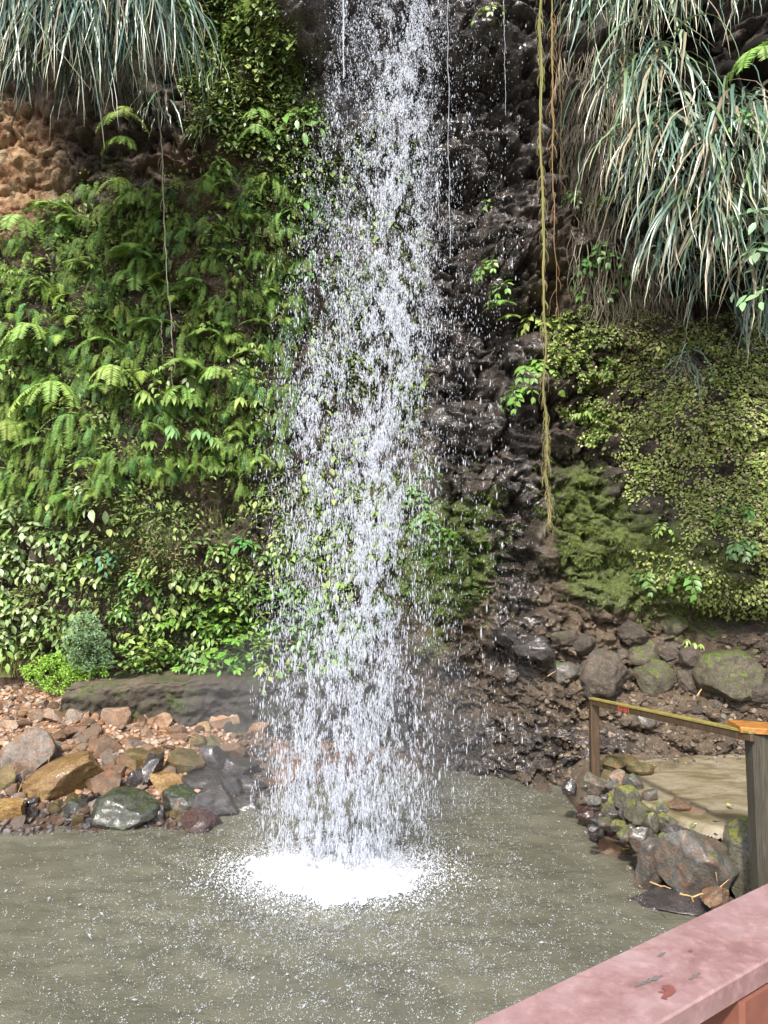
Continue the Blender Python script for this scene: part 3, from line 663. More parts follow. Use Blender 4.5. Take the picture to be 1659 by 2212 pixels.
while cnt < 235:
    dx = rs.uniform(-60, 640); dy = rs.uniform(1470, 1800)
    if not inpoly(dx, dy, beach): continue
    p = hit_ground(dx, dy); low = p[2] < .17 or dx > 480
    m = rs.choice(['dark', 'olive', 'brown', 'greybrown'] if low else ['rust', 'tan', 'tan', 'greybrown', 'rust', 'brown', 'rust'])
    s = .10 * math.exp(rs.normal(0, .38)) + .045
    o = link('stone', protos[m][rs.randint(3)], None, (p[0], p[1], p[2] + s * .12), (rs.uniform(-.5, .5), rs.uniform(-.5, .5), rs.uniform(0, 6.3)), {'rust': 'rust orange', 'tan': 'pinkish tan', 'greybrown': 'grey brown', 'brown': 'dark brown', 'olive': 'olive', 'dark': 'black wet'}[m] + (' fist sized' if s > .16 else ' small') + ' loose stone ' + beside(dx, dy, ANCH_L), 'stone', 'loose stones on the left beach')
    o.scale = (s * rs.uniform(.8, 1.3), s * rs.uniform(.8, 1.3), s * rs.uniform(.7, 1.2)); cnt += 1
def gravel_mat(name, ramp, rough):
    t = NT(name); c = t.attr('Col').outputs['Color']; n = t.noise(28, 5, .65, t.pos())
    c = t.mix(t.mr(n, .3, .7, 0, .7), c, t.mix(.5, c, ramp)); t.l(c, t.b.inputs['Base Color']); t.b.inputs['Roughness'].default_value = rough
    t.l(t.bump(t.noise(90, 3, .7, t.pos()), .6, .006), t.b.inputs['Normal']); return t.m
M_GRAV = gravel_mat('beach_chips', (.05, .025, .015), .55); M_GRAVD = gravel_mat('bank_chips', (.015, .011, .009), .6)
def scatter_stones(name, label, pts, sizes, cols, mat, seed):
    r = np.random.RandomState(seed); mb = MB(); K = 10
    shapes = [rock_shape(900 + seed + i, 2, 8, .4, .8, .05) for i in range(K)]; pick = r.randint(K, size=len(pts))
    for i in range(K):
        m = pick == i
        if not m.any(): continue
        n = m.sum(); A = r.normal(size=(n, 3)); A[:, 2] *= .4; R = frames(A, r.normal(size=(n, 3)) * .4 + (0, 0, 1))
        mb.inst((shapes[i][0] * (.5, .42, .3), None, shapes[i][1]), R, pts[m], sizes[m], cols[m])
    link(name, mb.mesh(name, mat, False), label=label, kind='stuff')
def pick_cols(r, n, pal): return np.array(pal)[r.randint(len(pal), size=n)] * r.uniform(.65, 1.25, (n, 1))
n = 13000; X = rs.uniform(-6.5, .9, n); Y = rs.uniform(7.0, 11.0, n); d = pdist(X, Y, POOL); k = (d > -.12) & (Y < cliff_y(X, np.full(n, .7)) + .2); X, Y, d = X[k], Y[k], d[k]
Z = ground_z(X, Y); s = .03 + .07 * rs.rand(len(X)) ** 2
c = pick_cols(rs, len(X), [(.31, .18, .10), (.40, .29, .21), (.28, .19, .13), (.38, .22, .12), (.25, .2, .16), (.36, .27, .21)])
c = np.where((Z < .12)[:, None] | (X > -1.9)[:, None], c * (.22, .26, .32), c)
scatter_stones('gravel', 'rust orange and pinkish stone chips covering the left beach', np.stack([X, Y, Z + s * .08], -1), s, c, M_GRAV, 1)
n = 9000; dx = rs.uniform(880, 1720, n); dy = rs.uniform(1330, 1700, n); P = hit(dx, dy)
zg = ground_z(P[:, 0], P[:, 1]); ok = (P[:, 2] > -.1) & (P[:, 2] < 2.0) & (rs.rand(n) < np.clip((dy - 1330) / 120, .15, 1))
P = P[ok]; s = .022 + .075 * rs.rand(len(P)) ** 3
c = pick_cols(rs, len(P), [(.13, .09, .055), (.17, .125, .085), (.10, .07, .045), (.2, .155, .11), (.09, .08, .07)]); wetm = P[:, 0] < 2.0
c = np.where(wetm[:, None], c * .35, c)
scatter_stones('rubble', 'brown crumbly stones and clods stuck in the right earth bank', P, s, c, M_GRAVD, 2)
n = 2600; X = rs.uniform(.0, 6.0, n); Y = rs.uniform(5.8, 9.6, n); d = pdist(X, Y, POOL); pd = pdist(X, Y, PATHP)
k = (d > -.06) & (pd > -.35) & ((pd > 0) | (Y > 8.0) | (rs.rand(n) < .03)); X, Y = X[k], Y[k]; Z = np.maximum(ground_z(X, Y), np.where(pdist(X, Y, PATHP) < 0, .5, -9)); s = .02 + .06 * rs.rand(len(X)) ** 2
c = pick_cols(rs, len(X), [(.13, .095, .06), (.09, .075, .06), (.2, .16, .11), (.06, .05, .045)])
scatter_stones('pebbles', 'dark pebbles between the path, the bank and the waterline', np.stack([X, Y, Z + s * .05], -1), s, c, M_GRAVD, 3)
# ------------------------------------------------------------------ ledge, path, rails
def ledge():
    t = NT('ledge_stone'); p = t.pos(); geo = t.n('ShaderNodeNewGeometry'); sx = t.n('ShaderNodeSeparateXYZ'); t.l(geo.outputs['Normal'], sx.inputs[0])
    px = t.n('ShaderNodeSeparateXYZ'); t.l(p, px.inputs[0])
    n = t.noise(8, 7, .7, p)
    c = t.ramp(n, [(.25, (.018, .015, .011)), (.5, (.05, .04, .028)), (.75, (.11, .09, .062))])
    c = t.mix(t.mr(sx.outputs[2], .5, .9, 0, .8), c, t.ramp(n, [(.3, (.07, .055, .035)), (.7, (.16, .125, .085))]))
    mf = t.mr(t.math('ADD', t.noise(2.4, 6, .72, p), t.math('MULTIPLY', px.outputs[2], .05)), .56, .64, 0, 1)
    c = t.mix(mf, c, t.ramp(t.noise(25, 4, .7, p), [(.3, (.03, .04, .012)), (.7, (.10, .13, .035))]))
    w = t.mr(px.outputs[0], -3.2, -1.6, 0, 1); c = t.mix(t.math('MULTIPLY', w, .8), c, (.02, .017, .015))
    t.l(c, t.b.inputs['Base Color']); t.l(t.mr(w, 0, 1, .85, .35), t.b.inputs['Roughness'])
    b = t.bump(n, 1, .05); t.l(t.bump(t.noise(50, 4, .7, p), .9, .015, b), t.b.inputs['Normal'])
    # long block: cross section swept along x, roughened
    xsn = np.arange(-4.45, .35, .03); top = []
    prof = [(0, -.3), (0, .0), (-.02, .12), (.0, .25), (.0, .38), (-.02, .50), (.02, .56), (.1, .60), (.3, .62), (.6, .63), (1.1, .66)]
    pr = []
    for a, b_ in zip(prof[:-1], prof[1:]):
        for q in np.linspace(0, 1, 6)[:-1]: pr.append((a[0] + (b_[0] - a[0]) * q, a[1] + (b_[1] - a[1]) * q))
    pr = np.array(pr + [prof[-1]])
    X, I = np.meshgrid(xsn, np.arange(len(pr)), indexing='ij')
    Yf = np.interp(X, [-4.5, -3.5, -1.5, 0.4], [9.75, 9.85, 10.0, 10.15]); topz = np.interp(X, [-4.5, -3, -1.5, 0, .4], [1.02, 1.09, 1.15, 1.12, 1.0])
    Y = Yf + pr[:, 0][I]; Z = topz - .62 + pr[:, 1][I]
    P = np.stack([X.ravel(), Y.ravel(), Z.ravel()], -1); nz = fbm(P * 2.6, 61, 5, .6); n2 = fbm(P * 2.6 + 50, 62, 5, .6)
    P[:, 1] += nz * .09 + .035 * fbm(P * 9, 63, 4, .65); P[:, 2] += n2 * .03
    end = sstep(-4.2, -4.45, P[:, 0]); P[:, 1] += end * .35; P[:, 2] -= end * .5
    i = np.arange(len(xsn) - 1)[:, None] * len(pr) + np.arange(len(pr) - 1)[None]; Q = np.stack([i, i + len(pr), i + len(pr) + 1, i + 1], -1).reshape(-1, 4)
    link('stone_ledge', new_mesh('stone_ledge', P, Q, None, None, True, [t.m]), label='long low dark stone ledge with moss patches behind the rust brown beach', cat='ledge')
    Q2 = pr; 
ledge()
def path():
    t = NT('path_concrete'); p = t.pos(); sc2 = t.n('ShaderNodeVectorMath', operation='MULTIPLY'); t.l(p, sc2.inputs[0]); sc2.inputs[1].default_value = (.9, 2.2, 1)
    n = t.noise(2.2, 6, .65, sc2.outputs[0], .5); n2 = t.noise(14, 6, .7, p)
    c = t.ramp(n, [(.28, (.075, .065, .03)), (.42, (.13, .105, .055)), (.55, (.21, .175, .115)), (.75, (.27, .235, .18))])
    c = t.mix(t.mr(n2, .52, .75, 0, .7), c, (.13, .115, .04)); c = t.mix(t.mr(t.noise(5, 5, .7, p), .55, .68, 0, .75), c, (.11, .08, .05))
    t.l(c, t.b.inputs['Base Color']); t.l(t.mr(n2, .3, .7, .35, .7), t.b.inputs['Roughness'])
    t.l(t.bump(t.noise(60, 4, .7, p), .5, .01), t.b.inputs['Normal'])
    pp = np.array(PATHP); a = np.arange(pp[:, 0].min() - .1, pp[:, 0].max(), .02); b = np.arange(pp[:, 1].min() - .1, pp[:, 1].max() + .1, .02); X, Y = np.meshgrid(a, b, indexing='ij')
    dd = pdist(X, Y, PATHP) + .05 * fbm(np.stack([X.ravel() * 2.5, Y.ravel() * 2.5, 0 * X.ravel()], -1), 71, 3).reshape(X.shape)
    q = np.stack([X.ravel(), Y.ravel(), 0 * X.ravel()], -1)
    Z = .50 + .008 * fbm(q * 1.4, 72, 4).reshape(X.shape) + .006 * fbm(q * 9, 73, 3).reshape(X.shape) - .09 * sstep(-.03, .03, dd); m = dd < .04
    id_ = -np.ones(X.shape, int); id_[m] = np.arange(m.sum()); V = np.stack([X[m], Y[m], Z[m]], -1)
    c4 = np.stack([id_[:-1, :-1], id_[1:, :-1], id_[1:, 1:], id_[:-1, 1:]], -1).reshape(-1, 4); Q = c4[(c4 >= 0).all(1)]
    link('path', new_mesh('path', V, Q, None, None, True, [t.m]), kind='structure', label='pale yellowish concrete path beside the pool')
path()
def box_V(a, b, w, h, up=(0, 0, 1), nseg=1):
    """a beam from a to b, w wide, h high, as an 8 cornered prism with bevelled edges (cross section of 8)"""
    a = np.array(a, float); b = np.array(b, float); d = nrm(b - a); s = nrm(np.cross(d, up)); u = np.cross(s, d); e = min(w, h) * .08
    cs = [(-w/2 + e, -h/2), (w/2 - e, -h/2), (w/2, -h/2 + e), (w/2, h/2 - e), (w/2 - e, h/2), (-w/2 + e, h/2), (-w/2, h/2 - e), (-w/2, -h/2 + e)]
    rows = [a + (b - a) * k / nseg for k in range(nseg + 1)]
    V = np.array([r + s * x + u * y for r in rows for x, y in cs]); Q = []
    for r in range(nseg):
        for k in range(8): Q.append((r * 8 + k, r * 8 + (k + 1) % 8, r * 8 + 8 + (k + 1) % 8, r * 8 + 8 + k))
    T = []
    for base, flip in ((0, True), (nseg * 8, False)):
        for k in range(1, 7): T.append((base, base + k + 1, base + k) if flip else (base, base + k, base + k + 1))
    return V, Q, T
def wood_mat(name, dark, mid, light, axis_scale, rough=.6, green=None, gl=.5):
    t = NT(name); mp = t.n('ShaderNodeVectorMath', operation='MULTIPLY'); t.l(t.n('ShaderNodeTexCoord').outputs['Object'], mp.inputs[0]); mp.inputs[1].default_value = axis_scale
    n = t.noise(3, 6, .6, mp.outputs[0], 1.2); n2 = t.noise(9, 5, .7, t.pos())
    c = t.ramp(n, [(.3, dark), (.5, mid), (.7, light)])
    if green: c = t.mix(t.math('MULTIPLY', t.mr(n2, .4, .65, 0, 1), gl), c, green)
    t.l(c, t.b.inputs['Base Color']); t.b.inputs['Roughness'].default_value = rough
    t.l(t.bump(n, .5, .006), t.b.inputs['Normal']); return t.m
M_RAILTOP = wood_mat('mossy_rail_wood', (.10, .065, .02), (.23, .17, .05), (.31, .27, .08), (1, 14, 14), .5, (.27, .28, .06), .6)
M_DARKWOOD = wood_mat('dark_wet_wood', (.025, .016, .009), (.06, .036, .018), (.10, .06, .03), (14, 14, 1), .55)
M_POST = wood_mat('green_stained_wood', (.018, .015, .011), (.045, .037, .027), (.085, .07, .052), (22, 22, 1.2), .7, (.05, .055, .03), .4)
M_CAP = wood_mat('orange_plank_wood', (.15, .055, .012), (.30, .125, .028), (.42, .20, .05), (2.2, 13, 9), .45)
def obj_beam(name, a, b, w, h, mat, parent, up=(0, 0, 1), nseg=1):
    a = np.array(a, float); V, Q, T = box_V(a, b, w, h, up, nseg); o = (a + np.array(b)) / 2
    base = np.array(parent.location) if parent is not None else np.zeros(3)
    d = nrm(np.array(b, float) - a)
    return link(name, new_mesh(name, V - o, Q, T, None, False, [mat]), parent, o - base)
def empty(name, loc, label, cat, group=None):
    o = bpy.data.objects.new(name, None); sc.collection.objects.link(o); o.location = loc; o['label'] = label; o['category'] = cat
    o.empty_display_size = .2
    if group: o['group'] = group
    return o
pt = at(1283, 1512, 7.85); pb = at(1283, 1690, 7.85)
hr = empty('handrail', (pt[0], pt[1], pb[2]), 'narrow mossy yellow wooden handrail on one dark post beside the pool path', 'handrail')
obj_beam('post', (pt[0], pt[1], pb[2] - .1), (pt[0], pt[1], pt[2] - .03), .09, .09, M_DARKWOOD, hr, (0, 1, 0))
ra = at(1277, 1509, 7.85); rb = at(1625, 1583, 5.62)
dd_ = nrm(rb - ra)
obj_beam('rail', ra - (0, 0, .036) , rb - (0, 0, .036), .045, .055, M_DARKWOOD, hr)
obj_beam('rail_top', ra + (0, 0, .004), rb + (0, 0, .004), .06, .018, M_RAILTOP, hr)
# small red stamp on the side of the rail
t = NT('red_stamp'); t.b.inputs['Base Color'].default_value = (.45, .06, .035, 1); t.b.inputs['Roughness'].default_value = .6; M_STAMP = t.m
sc_ = np.linspace(0, 1, 2); mb = MB(); side = nrm(np.cross(dd_, (0, 0, 1)))
if side[1] > 0: side = -side
# the camera-facing side is towards -x/-y
side = side if side @ (CAM - ra) > 0 else -side
ctr = ra + (rb - ra) * .275 - (0, 0, .036) + side * .0245; ups = np.cross(side, dd_); ups = ups if ups[2] > 0 else -ups
for (u0, v0, u1, v1) in [(-.085, .024, .085, .024), (-.085, -.024, -.06, -.024), (-.085, -.024, -.085, .024), (.085, -.024, .085, .024), (.03, -.024, .03, .014), (-.04, 0, -.01, 0), (-.03, -.018, -.03, .012), (.01, -.02, .01, .01), (.055, -.02, .055, .012), (-.06, -.02, -.06, .01)]:
    V, Q, T = box_V(ctr + dd_ * u0 + ups * v0, ctr + dd_ * u1 + ups * v1 + dd_ * 1e-4, .006, .003, side); mb.add(V, Q, T)
RAIL = [o for o in hr.children if o.name.startswith('rail') and 'top' not in o.name][0]
mo = link('stamp', mb.mesh('stamp', M_STAMP, False), RAIL, -np.array(hr.location) - np.array(RAIL.location), label='small illegible red stamp')
# broad post with plank cap on the right
bp = at(1640, 1590, 5.6)
X0 = at(1630, 1600, 5.6)[0]; zt = at(1620, 1592, 5.6)[2]
wp = empty('wooden_post', (X0 + .15, 5.7, 0.3), 'broad green stained wooden post with an orange plank on top at the right edge', 'post')
V, Q, T = box_V((X0 + .17, 5.72, .1), (X0 + .13, 5.72, zt), .24, .14, (0, 1, 0), 1)
link('post', new_mesh('post', V - np.array(wp.location), Q, T, None, False, [M_POST]), wp)
capA = at(1612, 1569, 5.85); 
V = []; 
V, Q, T = box_V((X0 - .06, 5.80, zt + .03), (X0 + 1.1, 5.35, zt + .05), .26, .045)
# cap with a slanting cut at its end
l0 = (V[:, 0] < X0 + .3); V[l0, 0] += (5.8 - V[l0, 1]) * .35
link('cap_plank', new_mesh('cap_plank', V - np.array(wp.location), Q, T, None, False, [M_CAP]), wp)

# red painted balustrade at the lower right
def red_mat():
    t = NT('pink_red_paint'); p = t.pos(); mp = t.n('ShaderNodeVectorMath', operation='MULTIPLY'); t.l(p, mp.inputs[0]); mp.inputs[1].default_value = (3, 9, 9)
    n = t.noise(11, 7, .7, p, .3); n2 = t.noise(45, 6, .7, p); n3 = t.noise(4, 6, .65, mp.outputs[0], .6)
    c = t.ramp(n, [(.3, (.165, .088, .083)), (.5, (.235, .142, .136)), (.7, (.295, .205, .20))])
    c = t.mix(t.mr(n2, .5, .8, 0, .45), c, (.52, .33, .32)); c = t.mix(t.mr(n3, .60, .70, 0, .5), c, (.20, .085, .07))
    t.l(c, t.b.inputs['Base Color']); t.b.inputs['Roughness'].default_value = .38; t.b.inputs['Specular IOR Level'].default_value = .35
    t.l(t.bump(n2, .12, .003), t.b.inputs['Normal']); return t.m
M_RED = red_mat()
def flat_m(name, col, rough=.6):
    t = NT(name); n = t.noise(40, 4, .6, t.pos()); t.l(t.mix(t.mr(n, .3, .7, 0, .5), col, tuple(x * .6 for x in col)), t.b.inputs['Base Color']); t.b.inputs['Roughness'].default_value = rough; return t.m
ZR = 2.4
u1 = atz(1020, 2212, ZR); u2 = atz(1659, 1903, ZR); l1 = atz(1412, 2212, ZR); l2 = atz(1659, 2076, ZR)
d_ = nrm((u2 - u1) + (l2 - l1)); side = nrm(np.cross(d_, (0, 0, 1))); 
wid = abs(((l1 - u1) @ side) + ((l2 - u2) @ side)) / 2; mid = (u1 + u2 + l1 + l2) / 4
br = empty('balustrade', (mid[0], mid[1], 1.3), 'pinkish red painted wooden balustrade rail crossing the lower right corner', 'railing')
A = mid - d_ * 2.2; B = mid + d_ * 3.0
o = BR_RAIL = obj_beam('rail', A - (0, 0, .017), B - (0, 0, .017), wid, .034, M_RED, br, nseg=8)
s_in = side if side @ (np.array(CAM) - mid) > 0 else -side
pp = mid + d_ * .235
for k, off in enumerate((0, 1.5, -1.5)):
    q = mid + d_ * (-.0 + off) ; q = atz(1537, 2212, ZR - .1) + d_ * (off + .0)
    q = mid + d_ * ((atz(1537, 2190, 2.3) - mid) @ d_ + off) + s_in * .03
    obj_beam('post', (q[0], q[1], 1.2), (q[0], q[1], ZR - .036), .075, .075, flat_m('red_post_paint', (.20, .075, .05)), br, tuple(s_in))
M_CHIP = flat_m('worn_grey_green', (.12, .115, .105)); M_SPILL = flat_m('wet_red_spot', (.19, .07, .058), .3)
def decal(name, pts, mat, lab):
    P = np.array([atz(a, b, ZR + .0012) for a, b in pts]); c = P.mean(0); V = np.concatenate([[c + (0, 0, .0006)], P]); n = len(P)
    T = [(0, 1 + k, 1 + (k + 1) % n) for k in range(n)]
    link(name, new_mesh(name, V - np.array(br.location) - np.array(BR_RAIL.location), None, [(a, b, c_) for a, b, c_ in T], None, False, [mat]), BR_RAIL, label=lab)
def z5(x, y): return ((1500 + x * 420 / 1659) * .86406, (2200 + y * 420 / 1659) * .86406)
decal('paint_chip', [z5(*q) for q in [(335, 1055), (362, 1030), (400, 1022), (424, 998), (452, 1004), (478, 968), (505, 982), (548, 940), (590, 946), (615, 930), (618, 950), (588, 964), (560, 990), (528, 980), (492, 1012), (462, 1006), (440, 1035), (402, 1034), (372, 1050)]], M_CHIP, 'long grey green chip in the red paint')
decal('paint_chip', [z5(*q) for q in [(865, 990), (888, 966), (905, 972), (922, 935), (950, 938), (985, 905), (992, 922), (966, 936), (955, 962), (930, 958), (912, 980), (890, 978)]], M_CHIP, 'faint grey green chip in the red paint')
decal('paint_chip', [z5(*q) for q in [(565, 752), (600, 722), (655, 708), (630, 735), (600, 752)]], M_CHIP, 'short grey green chip in the red paint')
decal('wet_spot', [z5(*q) for q in [(575, 1095), (640, 1100), (650, 1082), (608, 1068), (615, 1040), (680, 1032), (730, 1060), (752, 1100), (700, 1145), (662, 1160), (660, 1182), (600, 1165), (640, 1145), (630, 1118), (580, 1108)]], M_SPILL, 'dark red wet splotch with little lobes')
decal('wet_spot', [z5(*q) for q in [(870, 700), (885, 687), (910, 690), (918, 702), (900, 712), (880, 710)]], M_SPILL, 'small round dark red wet dot')
# concrete foot below the balustrade, seen under the rail
t = NT('grey_green_concrete'); p = t.pos(); n = t.noise(5, 6, .7, p); t.l(t.ramp(n, [(.3, (.10, .11, .09)), (.7, (.24, .25, .21))]), t.b.inputs['Base Color']); t.l(t.bump(n, .5, .02), t.b.inputs['Normal'])
V, Q, T = box_V((.95, 2.6, .55), (4.2, 3.1, .55), 1.0, .9, nseg=6); V[:, 2] += 0
fb = link('concrete_footing', new_mesh('concrete_footing', V, Q, T, None, False, [t.m]), label='grey green concrete footing seen below the red balustrade', cat='footing')
# fallen bits: leaves, straw, twigs
t = NT('straw'); t.b.inputs['Base Color'].default_value = (.42, .27, .12, 1); t.b.inputs['Roughness'].default_value = .6; M_STRAW = t.m
t = NT('yellow_leaf'); t.b.inputs['Base Color'].default_value = (.55, .56, .07, 1); t.b.inputs['Roughness'].default_value = .5; M_YLEAF = t.m
def twig(a, b, r, lab, name='twig', group=None):
    a = np.array(a); b = np.array(b); L = np.linalg.norm(b - a); n = 7; rr = np.random.RandomState(int(L * 1e4) % 9999)
    t_ = np.linspace(0, 1, n)[:, None]; c = a + (b - a) * t_; c[1:-1] += rr.normal(0, L * .02, (n - 2, 3)); d = nrm(b - a); s = nrm(np.cross(d, (0, .3, 1))); u = np.cross(s, d); V = []; Q = []
    for k in range(n):
        for j in range(5):
            an = j * 2 * math.pi / 5; V.append(c[k] + (s * math.cos(an) + u * math.sin(an)) * r * (1 - .5 * t_[k, 0]))
    for k in range(n - 1):
        for j in range(5): Q.append((k * 5 + j, k * 5 + (j + 1) % 5, k * 5 + 5 + (j + 1) % 5, k * 5 + 5 + j))
    o = (a + b) / 2; link(name, new_mesh(name, np.array(V) - o, Q, None, None, True, [M_STRAW]), None, o, label=lab, cat='twig', group=group)
def zr(x, y): return 1123.2 + .3229 * x, 1296 + .3229 * y
for (x1, y1, x2, y2, D, r, lab) in [
   (870, 1885, 1010, 1930, 5.5, .006, 'pale straw lying across the top of the flat black slab'),
   (1070, 1965, 1150, 1985, 5.4, .008, 'short orange twig at the right of the flat black slab, left branch'),
   (1145, 1990, 1225, 1965, 5.4, .008, 'short orange twig at the right of the flat black slab, right branch'),
   (1150, 1985, 1160, 2020, 5.38, .007, 'short orange twig pointing down from the other two'),
   (1590, 1760, 1640, 1705, 5.9, .012, 'brown flake of wood on the big upright mossy block'),
   (1310, 1820, 1320, 1880, 6.0, .004, 'thin brown stalk on the face of the huge grey block'),
   (1340, 1920, 1400, 1870, 5.9, .004, 'thin yellow stalk right of the foot of the huge grey block'),
   (1190, 635, 1215, 595, 8.9, .012, 'pale wood chip under the largest mossy boulder'),
   (185, 510, 240, 475, 9.0, .006, 'thin pale twig lying on the smooth grey wet boulder'),
   (1010, 1262, 1048, 1310, 7.4, .006, 'short pale stick lying on the concrete path')]:
    a = at(*zr(x1, y1), D); b = at(*zr(x2, y2), D)
    if 'path' in lab: a = atz(*zr(x1, y1), .53); b = atz(*zr(x2, y2), .53)
    twig(a, b, r, lab)
for (x1, y1, x2, y2, lab) in [(278, 740, 285, 680, 'upright straw right of the grey brown boulder'), (80, 800, 95, 735, 'straw leaning on the grey brown boulder'), (105, 880, 135, 800, 'straw leaning on the left end of the ochre slab'),
   (1092, 630, 1095, 560, 'upright straw among the tan chips'), (1085, 545, 1130, 565, 'short straw among the tan chips'), (418, 700, 420, 655, 'short straw standing on top of the ochre slab')]:
    foot = hit_ground(x1 * .375, 1382.4 + .375 * max(y1, y2) + 4); D = foot[1] - .12
    twig(at(x1 * .375, 1382.4 + .375 * y1, D), at(x2 * .375, 1382.4 + .375 * y2, D), .005, lab)
def fallen_leaf(p, s, lab, mat, tilt=.2):
    a = np.linspace(0, 2 * math.pi, 13)[:-1]; V = np.stack([np.cos(a) * (1 + .12 * np.cos(3 * a)), .55 * np.sin(a), .12 * np.cos(2 * a)], -1) * s; V = np.concatenate([[(0, 0, -.03 * s)], V])
    T = [(0, 1 + k, 1 + (k + 1) % 12) for k in range(12)]; link('fallen_leaf', new_mesh('fallen_leaf', V, None, T, None, True, [mat]), None, p, (tilt, .1, p[0] * 9 % 3), lab, 'leaf')
fallen_leaf(atz(*zr(1408, 1370), .545), .045, 'bright yellow leaf lying on the concrete path', M_YLEAF)
fallen_leaf(atz(*zr(700, 1662), .06) , .05, 'yellow green leaf washed up beside the tall pointed rock', M_YLEAF)
t = NT('brown_leaf'); t.b.inputs['Base Color'].default_value = (.42, .22, .11, 1); M_BLEAF = t.m
fallen_leaf(atz(575, 1706, .12), .05, 'pale orange leaf on the black rocks by the falling water', M_BLEAF, .6)
fallen_leaf(atz(1305, 1706, .03), .05, 'pale leaf floating below the far end of the path', M_YLEAF)
# ------------------------------------------------------------------ falling water
def drop_mat(name, col, tr, rough):
    t = NT(name); t.b.inputs['Base Color'].default_value = (*col, 1); t.b.inputs['Roughness'].default_value = rough
    a = t.n('ShaderNodeBsdfTranslucent'); a.inputs[0].default_value = (.92, .95, 1, 1); m = t.n('ShaderNodeMixShader'); m.inputs[0].default_value = .45
    t.l(t.b.outputs[0], m.inputs[1]); t.l(a.outputs[0], m.inputs[2])
    if tr:
        g = t.n('ShaderNodeBsdfTransparent'); m2 = t.n('ShaderNodeMixShader'); m2.inputs[0].default_value = tr
        t.l(m.outputs[0], m2.inputs[1]); t.l(g.outputs[0], m2.inputs[2]); t.l(m2.outputs[0], t.out.inputs[0])
    else: t.l(m.outputs[0], t.out.inputs[0])
    return t.m
M_DROP = drop_mat('falling_drops', (.76, .79, .86), .42, .15); M_SPRAY = drop_mat('fine_spray', (.76, .80, .88), .6, .3); M_FOAM = drop_mat('foam', (.93, .94, .96), 0, .5); M_BEAD = drop_mat('splash_beads', (.8, .83, .86), .35, .2)
_o = [(0, 0, 1.0), (1, 0, .15), (-.5, .87, .15), (-.5, -.87, .15), (.8, .3, -.55), (-.66, .54, -.55), (-.14, -.84, -.55), (0, 0, -1.0)]
DV = np.array(_o, float)
DT = np.array([(0, 1, 2), (0, 2, 3), (0, 3, 1), (1, 4, 2), (2, 4, 5), (2, 5, 3), (3, 5, 6), (3, 6, 1), (1, 6, 4), (7, 5, 4), (7, 6, 5), (7, 4, 6)])
DROP = (DV, None, DT)
NEED = np.array([(0, 0, 1.), (1, 0, 0), (-.5, .87, 0), (-.5, -.87, 0), (0, 0, -1)]); NEEDT = np.array([(0, 1, 2), (0, 2, 3), (0, 3, 1), (4, 2, 1), (4, 3, 2), (4, 1, 3)])
NEEDLE = (NEED, None, NEEDT)
KY = [-500, 0, 300, 700, 900, 1200, 1500, 1700, 1850]
STREAMS = [  # centre at each key row, spread, weight at each key row
 ([885, 880, 868, 855, 835, 812, 790, 775, 760], [44, 40, 46, 44, 42, 36, 60, 80, 70], [8.5, 8.5, 7, 8, 6, 6, 2.6, 2.4, 2.6]),     # main core
 ([742, 742, 745, 700, 672, 660, 665, 665, 670], [8, 10, 40, 42, 40, 42, 45, 50, 50], [3.0, 3.0, 1.2, 1.8, 4.4, 1.4, 1.5, 1.7, 2.0]),     # left stream
 ([820, 818, 800, 775, 760, 745, 735, 730, 730], [58, 62, 70, 82, 88, 85, 88, 90, 85], [1.6, 2.2, 2.2, 2.2, 2.0, 1.9, 2.6, 3.4, 3.8]),    # body
 ([850, 850, 840, 820, 815, 790, 780, 765, 750], [105, 110, 120, 130, 130, 130, 130, 125, 110], [.35, .45, .5, .5, .45, .4, .5, .6, .7]),        # loose drops
 ([1000, 1000, 1000, 990, 960, 930, 900, 880, 850], [50, 55, 70, 80, 90, 100, 110, 110, 90], [.4, .5, .4, .3, .25, .25, .3, .3, .25])]
rw = np.random.RandomState(5)
def stream_density(dx, dy):
    tot = 0
    for c, s, w in STREAMS:
        tot = tot + np.interp(dy, KY, w) * np.exp(-.5 * ((dx - np.interp(dy, KY, c)) / np.interp(dy, KY, s)) ** 2)
    return tot
def fall_Y(dy): return np.interp(dy, [-500, 0, 600, 1200, 1850], [8.3, 7.9, 7.35, 6.95, 6.65])
def sample_fall(n, clump):
    out = []; tot = 0
    while tot < n:
        m = n * 4; dx = rw.uniform(540, 1160, m); dy = rw.uniform(-420, 1870, m)
        q = np.stack([dx / 17, dy / 36, np.full(m, 3.)], -1); nn = .5 + 1.3 * pnoise(q, 91) + .8 * pnoise(q * (2.1, 1.6, 1), 92) + 1.0 * pnoise(np.stack([dx / 45, dy / 150, 0 * dx], -1), 93)
        den = stream_density(dx, dy); lim = np.where(dx > 955, .9, 1) * np.where((dy < 260) & (dx < 700), .15, 1)
        pr = den / 11. * lim * (np.clip(nn, .02, 2.2) ** clump if clump else 1) / 2.0
        k = rw.rand(m) < pr; out.append(np.stack([dx[k], dy[k]], -1)); tot += k.sum()
    P = np.concatenate(out)[:n]; return P[:, 0], P[:, 1]
